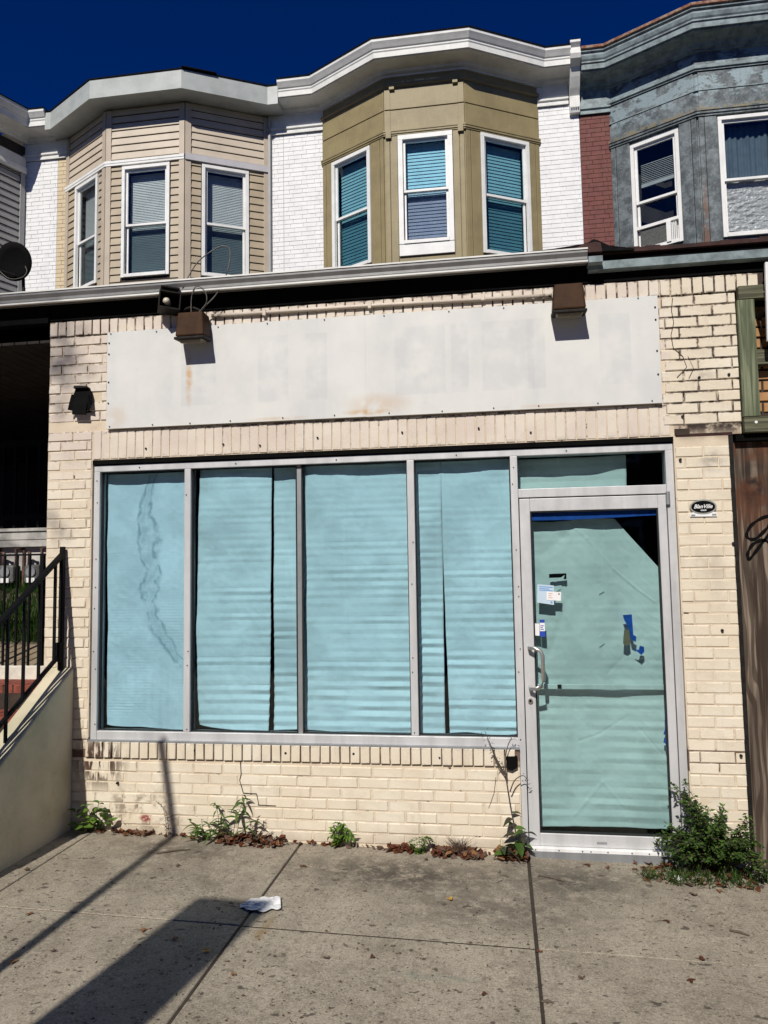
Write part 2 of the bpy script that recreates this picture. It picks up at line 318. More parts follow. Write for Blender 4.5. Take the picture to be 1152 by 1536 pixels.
cp = kp.mix(topm, cp, (.10, .038, .018)); cp = kp.mix(kp.math('MULTIPLY', kp.blob(1.42, 2.25, .12, .2, .9), kp.step(kp.noise(9), .35, .6)), cp, (.012, .010, .010)); kp.col(cp)
M['plywood'] = kp.m
M['greenwood'] = wood('green_treated_timber', (.205, .225, .140), (.085, .10, .06), (40, 40, 1.5), 1.2, False)[0].m
M['greenwood_h'] = wood('green_grey_timber', (.175, .175, .110), (.065, .065, .042), (1.5, 40, 45), 1.2, False)[0].m
M['orange_brick'] = plain('orange_brick', (.42, .225, .095), .15, 12, .8, bump=.3)
M['dark_mortar'] = plain('dark_mortar', (.05, .035, .025), .2, 12, .9)
def leafmat(name, a, b, tr=.35):
    k = NT(name, .6, 0, .15); oi = k.n('ShaderNodeObjectInfo').outputs['Random']
    f = k.math('ADD', k.math('MULTIPLY', k.noise(35, 3), .7), k.math('MULTIPLY', oi, .3)); c = k.mix(k.step(f, .3, .7), a, b); k.col(c)
    t = k.t; tl = t.nodes.new('ShaderNodeBsdfTranslucent'); mx = t.nodes.new('ShaderNodeMixShader'); mx.inputs[0].default_value = tr
    k.set(tl.inputs['Color'], c); out = t.nodes['Material Output']
    t.links.new(k.b.outputs[0], mx.inputs[1]); t.links.new(tl.outputs[0], mx.inputs[2]); t.links.new(mx.outputs[0], out.inputs['Surface']); return k.m
M['leaf'] = leafmat('weed_leaf', (.105, .185, .036), (.055, .11, .024))
M['leaf_bright'] = leafmat('bright_leaf', (.17, .29, .045), (.10, .19, .03))
M['leaf_dark'] = leafmat('dark_leaf', (.055, .105, .022), (.032, .062, .015))
M['leaf_dull'] = leafmat('dull_weed_leaf', (.05, .07, .035), (.075, .05, .04))
M['grass'] = leafmat('lawn_grass', (.055, .12, .02), (.03, .075, .014))
M['dry'] = leafmat('dry_brown_leaf', (.15, .050, .025), (.085, .032, .018), .15)
M['dry_tan'] = leafmat('dry_tan_leaf', (.26, .135, .06), (.17, .075, .035), .15)
M['dry_yellow'] = leafmat('yellow_leaf', (.50, .30, .05), (.42, .22, .04), .15)
M['dry_grey'] = leafmat('withered_stems', (.13, .085, .06), (.09, .06, .045), .1)
M['stem'] = plain('plant_stem', (.10, .075, .05), .2, 30, .7)
M['bark'] = plain('tree_bark', (.11, .085, .06), .3, 20, .9, bump=.5)
M['trash'] = plain('crumpled_white_paper', (.70, .70, .70), .08, 40, .7)

# ---------------------------------------------------------------- mesh helpers
class MB:
    def __init__(s): s.v = []; s.f = []; s.fm = []; s.mi = 0
    def add(s, vs, fs):
        n = len(s.v); s.v += [tuple(v) for v in vs]; s.f += [tuple(i+n for i in f) for f in fs]; s.fm += [s.mi]*len(fs); return s
    def box(s, x0, x1, y0, y1, z0, z1):
        if x1 < x0: x0, x1 = x1, x0
        if y1 < y0: y0, y1 = y1, y0
        if z1 < z0: z0, z1 = z1, z0
        return s.add([(x0, y0, z0), (x1, y0, z0), (x1, y1, z0), (x0, y1, z0), (x0, y0, z1), (x1, y0, z1), (x1, y1, z1), (x0, y1, z1)],
                     [(0, 3, 2, 1), (4, 5, 6, 7), (0, 1, 5, 4), (1, 2, 6, 5), (2, 3, 7, 6), (3, 0, 4, 7)])
    def prism(s, pts, ax, a, b):      # polygon in the two other axes, extruded on ax from a to b
        def P(p, t): return (t, p[0], p[1]) if ax == 'x' else (p[0], t, p[1]) if ax == 'y' else (p[0], p[1], t)
        n = len(pts); vs = [P(p, a) for p in pts]+[P(p, b) for p in pts]
        fs = [tuple(range(n)), tuple(range(2*n-1, n-1, -1))]+[(i, i+n, (i+1) % n+n, (i+1) % n) for i in range(n)]
        return s.add(vs, fs)
    def tube(s, pts, rad, n=8, cap=True):
        pts = [Vector(p) for p in pts]; rr = rad if isinstance(rad, (list, tuple)) else [rad]*len(pts); vs = []; fs = []
        for i, p in enumerate(pts):
            d = (pts[min(i+1, len(pts)-1)]-pts[max(i-1, 0)]).normalized()
            a = d.cross(Vector((0, 0, 1)) if abs(d.z) < .95 else Vector((1, 0, 0))).normalized(); b = d.cross(a)
            vs += [p+(a*math.cos(2*math.pi*k/n)+b*math.sin(2*math.pi*k/n))*rr[i] for k in range(n)]
        for i in range(len(pts)-1):
            fs += [(i*n+k, i*n+(k+1) % n, (i+1)*n+(k+1) % n, (i+1)*n+k) for k in range(n)]
        if cap: fs += [tuple(range(n-1, -1, -1)), tuple(range((len(pts)-1)*n, len(pts)*n))]
        return s.add(vs, fs)
    def bar(s, p, q, w, h=None):      # square bar from p to q
        p, q = Vector(p), Vector(q); h = h or w; d = (q-p).normalized()
        a = d.cross(Vector((0, 0, 1)) if abs(d.z) < .95 else Vector((0, 1, 0))).normalized(); b = d.cross(a); vs = []
        for c in (p, q): vs += [c+a*w/2+b*h/2, c-a*w/2+b*h/2, c-a*w/2-b*h/2, c+a*w/2-b*h/2]
        return s.add(vs, [(0, 1, 2, 3), (7, 6, 5, 4)]+[(i, i+4, (i+1) % 4+4, (i+1) % 4) for i in range(4)])
    def disc(s, c, rx, rz, y0, y1, n=24, ang=0):
        pts = [(c[0]+rx*math.cos(2*math.pi*k/n), c[1]+rz*math.sin(2*math.pi*k/n)) for k in range(n)]
        return s.prism(pts, 'y', y0, y1)
    def mesh(s, name, mats, smooth=False):
        me = bpy.data.meshes.new(name); me.from_pydata(s.v, [], s.f)
        for m in (mats if isinstance(mats, (list, tuple)) else [mats]): me.materials.append(m)
        if isinstance(mats, (list, tuple)) and len(mats) > 1: me.polygons.foreach_set('material_index', s.fm)
        bm = bmesh.new(); bm.from_mesh(me); bmesh.ops.recalc_face_normals(bm, faces=bm.faces); bm.to_mesh(me); bm.free()
        if smooth: me.polygons.foreach_set('use_smooth', [True]*len(me.polygons))
        return me
    def obj(s, name, mats, parent=None, mat=None, smooth=False, kind=None, bevel=0):
        return link(name, s.mesh(name, mats, smooth), parent, mat, kind, bevel)
def link(name, me, parent=None, mat=None, kind=None, bevel=0):
    o = bpy.data.objects.new(name, me); col.objects.link(o)
    if mat is not None: o.matrix_world = mat
    if parent is not None: o.parent = parent; o.matrix_parent_inverse = wm(parent).inverted()
    if kind: o['kind'] = kind
    if bevel:
        b = o.modifiers.new('bevel', 'BEVEL'); b.width = bevel; b.segments = 2; b.limit_method = 'ANGLE'; b.angle_limit = R(40)
    return o
def wm(o):
    m = o.matrix_basis.copy()
    if o.parent: m = wm(o.parent) @ o.matrix_parent_inverse @ m
    return m
def thing(name, label, cat, loc=(0, 0, 0), group=None):
    o = bpy.data.objects.new(name, None); col.objects.link(o); o.location = loc; o.empty_display_size = .1
    return tag(o, label, cat, group)
def tag(o, label, cat, group=None):
    o['label'] = label; o['category'] = cat
    if group: o['group'] = group
    return o
def struct(o): o['kind'] = 'structure'; return o
def rot(loc=(0, 0, 0), rx=0, ry=0, rz=0, sc=(1, 1, 1)):
    return Matrix.Translation(loc) @ Matrix.Rotation(rz, 4, 'Z') @ Matrix.Rotation(ry, 4, 'Y') @ Matrix.Rotation(rx, 4, 'X') @ Matrix.Diagonal((*sc, 1))
def gz(x): return -.02*(max(-12, min(12, x))+.72)
def rnd(a, b): return random.uniform(a, b)

# ---------------------------------------------------------------- ground
struct(MB().box(-400, 400, -400, 400, -2.2, -1.2).obj('ground', M['earth']))
def sheet(x0, x1, y0, y1, dz, thick):
    m = MB(); vs = []
    for (x, y) in ((x0, y0), (x1, y0), (x1, y1), (x0, y1)): vs.append((x, y, gz(x)+dz-thick))
    for (x, y) in ((x0, y0), (x1, y0), (x1, y1), (x0, y1)): vs.append((x, y, gz(x)+dz))
    return m.add(vs, [(0, 3, 2, 1), (4, 5, 6, 7), (0, 1, 5, 4), (1, 2, 6, 5), (2, 3, 7, 6), (3, 0, 4, 7)])
struct(sheet(-12, 12, -15.5, -7.12, -.16, .9).obj('road', M['asphalt']))
sw = struct(sheet(-12, 12, -6.9, .08, -.0035, .6).obj('sidewalk', M['joint']))
xs = [-8.6, -7.17, -5.74, -4.31, -2.88, -1.452, -.016, 1.414, 2.84, 4.27, 5.7]; ys = [.02, -1.152, -2.58, -4.01, -5.44, -6.88]
for i in range(len(xs)-1):
    for j in range(5):
        g = .0065; j1, j2, j3, j4 = [rnd(-.003, .003) for _ in range(4)]
        a, b, c_, d = xs[i]+g+j1, xs[i+1]-g+j2, ys[j+1]+g*.7+j3, ys[j]-g*.7+j4
        if j == 0: d = .03
        dz = rnd(-.0025, .0025)
        m = MB(); n = 4; bv = .0035
        vs = [(a, c_, gz(a)-.1), (b, c_, gz(b)-.1), (b, d, gz(b)-.1), (a, d, gz(a)-.1), (a, c_, gz(a)-bv+dz), (b, c_, gz(b)-bv+dz), (b, d, gz(b)-bv+dz), (a, d, gz(a)-bv+dz),
              (a+bv, c_+bv, gz(a)+dz), (b-bv, c_+bv, gz(b)+dz), (b-bv, d-bv, gz(b)+dz), (a+bv, d-bv, gz(a)+dz)]
        fs = [(0, 3, 2, 1), (8, 9, 10, 11)]+[(k, (k+1) % 4, (k+1) % 4+4, k+4) for k in range(4)]+[(k+4, (k+1) % 4+4, (k+1) % 4+8, k+8) for k in range(4)]
        m.add(vs, fs).obj('slab', M['concrete'], sw)
struct(sheet(-12, 12, -7.10, -6.91, .0, .9).obj('kerb', M['concrete']))

# ---------------------------------------------------------------- storefront
SF = thing('storefront', 'cream painted brick storefront with papered windows and aluminium glass door', 'building', (-.96, .3, 0))
m = MB()
m.box(-3.28, -2.942, 0, .16, -.3, 3.57).box(.952, 1.275, 0, .16, -.3, 2.56).box(-2.942, -.05, 0, .16, -.3, .628)
m.box(-2.942, .952, 0, .16, 2.558, 3.57).box(.952, 1.355, .001, .16, 2.56, 3.57).box(1.355, 1.53, .001, .16, 3.48, 3.57)
wall = m.obj('wall', M['mortar'], SF)
MB().box(-3.27, -3.15, .16, 5.9, -.3, 3.6).box(1.15, 1.27, .16, 5.9, -.3, 3.6).obj('side_wall', M['interior'], SF)
MB().box(-3.15, 1.15, .16, 5.9, -.2, .02).obj('shop_floor', M['interior'], SF)
MB().box(-3.15, 1.15, 3.2, 3.3, .02, 3.55).obj('partition', M['interior'], SF)
MB().box(-3.285, .47, -.03, 5.9, 3.72, 3.77).obj('roof', M['roofing'], SF)
MB().box(-3.28, .47, -.012, .15, 3.575, 3.72).obj('frieze_board', M['black'], SF)
def brickmesh(name, L, D, H, bev, jit=.0012, mat='brick'):
    out = []
    for s in range(4):
        bm = bmesh.new(); bmesh.ops.create_cube(bm, size=1.0)
        for v in bm.verts: v.co = Vector((v.co.x*L, v.co.y*D, v.co.z*H))
        bmesh.ops.bevel(bm, geom=[e for e in bm.edges if any(v.co.y < 0 for v in e.verts) and not (e.verts[0].co.y*e.verts[1].co.y < 0)], offset=bev, segments=1, affect='EDGES')
        for v in bm.verts:
            if v.co.y < 0: v.co += Vector((rnd(-jit, jit), rnd(-jit, jit)*1.4, rnd(-jit, jit)))
        me = bpy.data.meshes.new(name); bm.to_mesh(me); bm.free(); me.materials.append(M[mat]); out.append(me)
    return out
CH = .0686; BL = .2; BR = brickmesh('brick', BL-.006, .05, CH-.006, .005, .0016); RL = brickmesh('rowlock_brick', .058, .05, .104, .003); SO = brickmesh('soldier_brick', .0585, .05, .2, .003)
def place(meshes, name, x, y, z, sx=1, sz=1, parent=None, ry=0):
    if z > 2.6 and (x > .93 or x < -2.83) and 'soldier' not in name: y -= .003
    return link(name, random.choice(meshes), parent, rot((x, y+rnd(-.0022, .0022), z), ry=ry+rnd(-.004, .004), sc=(sx, 1, sz)))
def bond(x0, x1, ztop, zbot, parent, meshes=BR, y=.0210, name='brick', L=BL, H=CH, ref=3.452, skip=None, x_ref=-3.28):
    k = math.ceil((ref-ztop)/H-1e-6)
    while ref-(k+1)*H > zbot-.02:
        zc = ref-(k+.5)*H; x = x_ref-L+(k % 2)*L*.5+((k*7) % 5-2)*.004
        while x < x1:
            a, b = max(x, x0), min(x+L, x1)
            if b-a > .028 and not (skip and skip((a+b)/2, zc)):
                ln = (b-a-.008)/(L-.008); nm = name if ln > .7 else ('cut_'+name if not name.startswith('cut') else name)
                place(meshes, nm, (a+b)/2, y, zc, max(ln, .1), 1, parent)
            x += L
        k += 1
vent_skip = lambda x, z: abs(x+3.01) < .06 and abs(z-2.97) < .08
bond(-3.283, -2.835, 3.452, 2.79, wall, skip=vent_skip)
bond(-3.283, -2.944, 2.79, .53, wall)
bond(-3.283, -.052, .52, -.01, wall)
bond(.895, 1.36, 3.452, 2.60, wall)
bond(.954, 1.28, 2.56, 0.0, wall)
x = -3.25
while x < 1.53:                                             # rowlock course along the top
    place(RL, 'rowlock_brick', x, .016, 3.511, rnd(.96, 1.02), rnd(.97, 1.02), wall, rnd(-.01, .01)); x += .0655
x = -2.905
while x < .93:                                              # soldier course over the window
    place(SO, 'soldier_brick', x, .0205, 2.663, rnd(.98, 1.01), 1, wall); x += .0635
x = -2.925
while x < -.07:                                             # rowlock sill
    place(RL, 'sill_brick', x, .008, .578, rnd(.97, 1.01), .98, wall); x += .0655
MB().box(-2.96, .96, .004, .14, 2.528, 2.557).obj('lintel_angle', M['black'], SF)  # steel angle coloured black to paint the shadow gap over the frame
# fascia and gutter
gp = [(-.03, 3.685), (-.095, 3.685), (-.108, 3.695), (-.108, 3.712), (-.124, 3.735), (-.124, 3.752), (-.112, 3.758), (-.105, 3.748), (-.03, 3.748)]
gut = MB().prism(gp, 'x', -7.6, .462).obj('gutter', M['gutter'], SF)
MB().prism([(-.112, 3.752), (-.130, 3.752), (-.130, 3.762), (-.112, 3.762)], 'x', -7.6, .464).obj('lit_gutter_lip', M['whitetrim_old'], gut)  # upper lip coloured white to paint the lit edge of the gutter
MB().prism([(-.09, 3.676), (-.114, 3.676), (-.114, 3.687), (-.09, 3.687)], 'x', -7.6, .464).obj('lit_gutter_lip', M['whitetrim_old'], gut)  # lower lip, its lit edge likewise put into the white colour
# window frame
FY0, FY1 = .018, .12
for nm, b in (('frame_rail', (-2.939, .95, 2.476, 2.521)), ('frame_rail', (-2.894, -.052, .637, .695)), ('jamb', (-2.939, -2.894, .637, 2.476)),
              ('mullion', (-2.270, -2.224, .695, 2.476)), ('mullion', (-.728, -.680, .695, 2.476)), ('mullion', (-.057, -.010, 0.0, 2.476)), ('jamb', (.902, .95, -.02, 2.476)), ('transom_bar', (-.010, .902, 2.205, 2.262))):
    MB().box(b[0]+.0004, b[1]-.0004, FY0+rnd(0, .001), FY1, b[2]+.0004, b[3]-.0004).obj(nm, M['alu'], SF, bevel=.003)
MB().box(-1.482, -1.450, .05, .11, .6955, 2.4755).obj('mullion', M['alu_dark'], SF, bevel=.002)
MB().box(-2.945, -.05, -.012, .03, .628, .640).obj('sill_flashing', M['alu_dark'], SF)
m = MB()
for z in (.72, 1.1, 1.22, 1.55, 1.66, 1.9, 2.3, 2.42):
    for x in (-2.247, -.704, -.033, -2.916):
        if random.random() < .8: m.disc((x+rnd(-.012, .012), z+rnd(-.04, .04)), .0035, .0035, .013, .019, 8)
for x in (-2.6, -1.9, -1.2, -.4, .3): m.disc((x, 2.498), .004, .004, .013, .019, 8)
m.obj('screws', M['ink'], SF, kind='stuff')
for x0, x1, z0, z1 in ((-2.894, -2.270, .695, 2.476), (-2.224, -1.482, .695, 2.476), (-1.450, -.728, .695, 2.476), (-.680, -.057, .695, 2.476)):
    MB().box(x0+.001, x1-.001, .058, .064, z0+.001, z1-.001).obj('window_pane', M['glass'], SF)
    g = MB(); w_ = .007
    g.box(x0, x1, .045, .07, z1-w_, z1-.0006).box(x0, x0+w_, .045, .07, z0, z1-w_).box(x1-w_, x1, .045, .07, z0, z1-w_).box(x0+w_, x1-w_, .045, .07, z0+.0006, z0+w_)
    g.obj('gasket', M['rubber'], SF)
MB().box(-.009, .901, .058, .064, 2.263, 2.475).obj('window_pane', M['glass_door'], SF)
# door
DX0, DX1, DZ0, DZ1 = -.005, .897, .045, 2.198
m = MB(); fy0, fy1 = .022, .066
m.box(DX0, DX0+.066, fy0, fy1, DZ0, DZ1).box(DX1-.05, DX1, fy0, fy1, DZ0, DZ1).box(DX0+.066, DX1-.05, fy0+.0005, fy1, DZ1-.082, DZ1).box(DX0+.066, DX1-.05, fy0+.0005, fy1, DZ0, DZ0+.075)
door = m.obj('door', M['alu'], SF, bevel=.003)
MB().box(DX0+.067, DX1-.051, .042, .048, DZ0+.076, DZ1-.083).obj('door_pane', M['glass_door'], door)
g = MB(); a, b, z0, z1 = DX0+.066, DX1-.05, DZ0+.075, DZ1-.082; w_ = .008
g.box(a, b, .03, .055, z1-w_, z1-.0006).box(a+.0006, a+w_, .03, .055, z0, z1-w_).box(b-w_, b-.0006, .03, .055, z0, z1-w_).box(a+w_, b-w_, .03, .055, z0+.0006, z0+w_)
g.obj('gasket', M['rubber'], door)
MB().tube([(.03, .022, 1.255), (.03, -.022, 1.258), (.06, -.04, 1.258), (.095, -.045, 1.24), (.108, -.046, 1.21), (.108, -.046, 1.06), (.098, -.045, 1.025), (.062, -.04, 1.008), (.03, -.022, 1.006), (.03, .022, 1.008)], .0125, 12).obj('pull_handle', M['steel'], door, smooth=True)
MB().box(.062, .872, .078, .100, .988, 1.020).obj('push_bar', M['white_metal'], door, bevel=.004)
MB().box(.20, .226, .078, .102, .989, 1.019).obj('bar_clip', M['inkgrey'], door)
MB().disc((.027, .925), .016, .016, .012, .024, 20).obj('lock_cylinder', M['steel'], door)
MB().disc((.027, .925), .008, .008, .009, .012, 14).obj('keyhole', M['ink'], door)
MB().tube([(.905, .008, 2.135), (.905, .008, 2.215)], .013, 12).obj('pivot_hinge', M['alu_dark'], SF)
MB().box(.40, .46, .0195, .022, .068, .08).obj('maker_plate', M['inkgrey'], door)
thr = MB().box(-.009, .901, -.010, .12, .020, .043).obj('threshold', M['white_metal'], SF, bevel=.003)
MB().box(-.012, .952, -.014, .1, -.06, .0195).obj('threshold_step', M['alu_dark'], SF)
m = MB()
for x in (.03, .17, .31, .36, .46, .6, .7): m.disc((x, .031), .004, .004, -.0125, -.009, 8)
m.obj('screws', M['ink'], thr, kind='stuff')
# bits of wall hardware
m = MB()
for x in (-2.54, -1.98, -1.32, -.75, -.25, -1.72, .08): m.disc((x, rnd(2.60, 2.67)), .0065, .0065, -.016, -.004, 8)
for x, z in ((-2.18, .585), (-1.55, .58), (-1.10, .585), (-.55, .57), (1.18, 1.36), (.985, 2.41), (1.27, 1.885), (1.01, 2.68), (1.12, 2.92), (1.295, 2.93), (-2.72, .36), (1.25, .62)): m.disc((x, z), .0085, .0085, -.018, -.004, 8)
m.obj('anchor_plugs', M['dark_metal'], SF, kind='stuff')
# cracks in the brickwork
def crack(pts, w=.0035, y=-.0085):
    m = MB()
    for (x0, z0), (x1, z1) in zip(pts, pts[1:]):
        m.bar((x0, y, z0), (x1, y, z1), w, w*.9)
    m.obj('crack', M['dark_mortar'], SF)
crack([(-1.86, .52), (-1.855, .44), (-1.865, .40), (-1.84, .318), (-1.75, .316), (-1.735, .25), (-1.74, .245), (-1.62, .243)])
crack([(.985, 3.44), (.975, 3.36), (.985, 3.28), (.965, 3.2), (.975, 3.12), (1.03, 3.06), (1.05, 2.99), (.99, 2.93)], .004)
crack([(1.06, 3.06), (1.09, 2.98), (1.06, 2.92)], .003)
crack([(-.20, .46), (-.215, .36), (-.25, .27)], .002)
MB().box(.96, 1.05, -.004, .05, 2.565, 2.605).obj('mortar_patch', M['dark_mortar'], SF)
MB().box(.965, 1.30, -.001, .05, 2.553, 2.572).obj('steel_ledge', M['darkrust'], SF)

# ---------------------------------------------------------------- blank sign
SG = thing('sign_board', 'long blank white metal sign board with rust stains above the windows', 'sign', (-.97, -.02, 2.77))
MB().box(-2.827, -.9838, -.030, -.012, 2.770, 3.458).obj('sign_panel', M['sign'], SG, bevel=.0006)
MB().box(-.9835, .890, -.031, -.012, 2.768, 3.456).obj('sign_panel', M['sign'], SG, bevel=.0006)
m = MB()
for z0, st in ((2.785, .31), (3.443, .42)):
    x = -2.80
    while x < .88: m.disc((x, z0+rnd(-.004, .004)), .0042, .0042, -.036, -.029, 8); x += st*rnd(.8, 1.2)
for z in (2.95, 3.1, 3.3, 3.38): m.disc((-2.812, z), .0055, .0055, -.035, -.029, 8).disc((.872, z), .0055, .0055, -.036, -.029, 8)
m.obj('screws', M['dark_metal'], SG, kind='stuff')

# ---------------------------------------------------------------- floodlights, conduit, loose cables
def floodlight(cx, label, zt):
    t = thing('floodlight', label, 'floodlight', (cx, -.02, zt-.2), 'brown floodlights over the sign')
    m = MB(); w1, w2 = .088, .102; y0, y1 = -.035, -.165; zb = zt-.175
    vs = [(cx-w1, y0, zt), (cx+w1, y0, zt), (cx+w1, y1, zt-.006), (cx-w1, y1, zt-.006), (cx-w2, y0, zb+.02), (cx+w2, y0, zb+.02), (cx+w2, y1-.012, zb), (cx-w2, y1-.012, zb)]
    m.add(vs, [(0, 1, 2, 3), (4, 7, 6, 5), (3, 2, 6, 7), (0, 4, 5, 1), (0, 3, 7, 4), (1, 5, 6, 2)]).obj('housing', M['lamp'], t, bevel=.012)
    m = MB(); m.add([(cx-w2-.004, y0-.005, zb+.018), (cx+w2+.004, y0-.005, zb+.018), (cx+w2+.004, y1-.018, zb-.004), (cx-w2-.004, y1-.018, zb-.004), (cx-w2-.004, y0-.005, zb-.008), (cx+w2+.004, y0-.005, zb-.008), (cx+w2+.004, y1-.018, zb-.022), (cx-w2-.004, y1-.018, zb-.022)],
          [(0, 1, 2, 3), (4, 7, 6, 5), (3, 2, 6, 7), (0, 4, 5, 1), (0, 3, 7, 4), (1, 5, 6, 2)]).obj('lens_frame', M['dark_metal'], t, bevel=.004)
    m = MB(); m.add([(cx-.085, y0-.02, zb-.006), (cx+.085, y0-.02, zb-.006), (cx+.085, y1-.006, zb-.020), (cx-.085, y1-.006, zb-.020), (cx-.07, y0-.03, zb-.026), (cx+.07, y0-.03, zb-.026), (cx+.07, y1+.01, zb-.044), (cx-.07, y1+.01, zb-.044)],
          [(0, 1, 2, 3), (4, 7, 6, 5), (3, 2, 6, 7), (0, 4, 5, 1), (0, 3, 7, 4), (1, 5, 6, 2)]).obj('lens', M['lens'], t, bevel=.008)
    MB().box(cx-.03, cx+.03, -.04, .0, zt-.05, zt+.012).obj('bracket', M['dark_metal'], t)
    return t
floodlight(-2.158, 'brown floodlight under the loose cables, rust streak on the sign below it', 3.522)
floodlight(.334, 'brown floodlight at the conduit end away from the loose cables', 3.532)
CO = thing('conduit', 'painted electrical conduit running between the two floodlights', 'conduit', (-.9, -.03, 3.5))
MB().tube([(-2.06, -.026, 3.527), (-1.0, -.024, 3.522), (.24, -.026, 3.505)], .0125, 10).obj('pipe', M['brick'], CO, smooth=True)
for x in (-1.68, -.95, -.2): MB().box(x-.012, x+.012, -.041, -.008, 3.500, 3.542).obj('strap', M['brick'], CO, bevel=.003)
# broken lamp shell
BLm = thing('broken_lamp', 'broken dark lamp shell with a bare bulb beside the cables', 'lamp', (-2.33, -.06, 3.56))
Mx = rot((-2.335, -.10, 3.615), rz=R(28), ry=R(4))
m = MB(); s_ = .072
m.box(-s_, s_, .075, .083, -.06, .06).box(-s_, -s_+.008, -.06, .075, -.06, .06).box(s_-.008, s_, -.06, .075, -.06, .06).box(-s_+.008, s_-.008, -.06, .075, .052, .06).box(-s_+.008, s_-.008, -.06, .075, -.06, -.052)
m.obj('shell', M['dark_metal'], BLm, Mx)
MB().tube([(.01, .07, -.005), (-.005, .03, -.005), (-.012, .0, -.005), (-.022, -.04, -.006), (-.026, -.055, -.006)], [.012, .014, .022, .024, .012], 12).obj('bulb', M['bulb'], BLm, Mx, smooth=True)
MB().box(-.065, .06, -.075, .05, .075, .088).prism([(-.05, .06), (.05, .066), (.055, .09), (-.03, .098)], 'y', -.06, .03).obj('top_box', M['dark_metal'], BLm, Mx, bevel=.004)
MB().box(-2.33, -2.29, -.03, .0, 3.55, 3.6).obj('mount', M['dark_metal'], BLm)
def spline(pts, n=8):
    P = [Vector(p) for p in pts]; P = [P[0]]+P+[P[-1]]; out = []
    for i in range(1, len(P)-2):
        for k in range(n):
            t = k/n; a, b, c_, d = P[i-1:i+3]
            out.append(.5*((2*b)+(c_-a)*t+(2*a-5*b+4*c_-d)*t*t+(3*b-a-3*c_+d)*t**3))
    return out+[P[-2]]
CB = thing('loose_cables', 'tangle of thin grey cables looping above the broken lamp', 'cable', (-2.1, -.1, 3.55))
MB().tube(spline([(-2.235, -.11, 3.705), (-2.20, -.12, 3.76), (-2.114, -.13, 3.875), (-1.99, -.12, 3.962), (-1.925, -.11, 3.975), (-1.897, -.1, 3.93), (-1.922, -.1, 3.789), (-1.993, -.1, 3.654), (-2.075, -.09, 3.58), (-2.13, -.08, 3.535)]), .004, 6).obj('cable', M['cable'], CB, smooth=True)
MB().tube(spline([(-2.18, -.09, 3.535), (-2.17, -.11, 3.63), (-2.145, -.12, 3.695), (-2.105, -.12, 3.70), (-2.068, -.11, 3.66), (-2.066, -.1, 3.60), (-2.1, -.09, 3.56), (-2.14, -.08, 3.53)]), .0034, 6).obj('cable', M['cable'], CB, smooth=True)
MB().tube(spline([(-2.255, -.05, 3.53), (-2.235, -.07, 3.565), (-2.18, -.08, 3.575), (-2.12, -.07, 3.55), (-2.10, -.05, 3.53)]), .009, 8).obj('cable', M['dark_metal'], CB, smooth=True)

# ---------------------------------------------------------------- broken vent on the left pier
VT = thing('wall_vent', 'broken black vent cover hanging from the cream brick pier', 'vent', (-3.01, -.02, 2.87))
MB().box(-3.062, -2.958, -.004, .10, 2.885, 3.055).obj('duct', M['ink'], VT)
Mx = rot((-3.012, -.03, 2.975), rx=R(-8), ry=R(3))
MB().prism([(-.05, -.10), (.052, -.10), (.05, -.02), (.085, -.03), (.07, .05), (.055, .09), (-.05, .09), (-.06, .045), (-.085, -.015), (-.055, -.03)], 'y', -.018, -.004).obj('flap', M['ink'], VT, Mx)
MB().prism([(-.052, .082), (.05, .088), (.045, .1), (-.05, .1)], 'y', -.045, .012).obj('hood', M['dark_metal'], VT, Mx)
Mx = rot((-3.075, -.02, 2.96), rz=R(25), ry=R(12)); MB().box(-.03, .03, -.03, -.026, -.055, .06).obj('louvre', M['ink'], VT, Mx)
Mx = rot((-2.945, -.02, 2.96), rz=R(-30), ry=R(-14)); MB().box(-.025, .025, -.03, -.026, -.05, .05).obj('louvre', M['ink'], VT, Mx)
# dark socket box by the door
MB_ = MB().prism([(-.135, .59), (-.065, .592), (-.067, .525), (-.1, .505), (-.13, .512)], 'y', -.03, .01)
tag(MB_.obj('junction_box', M['ink'], None, bevel=.003), 'small broken black junction box on the brick beside the door jamb', 'junction box')

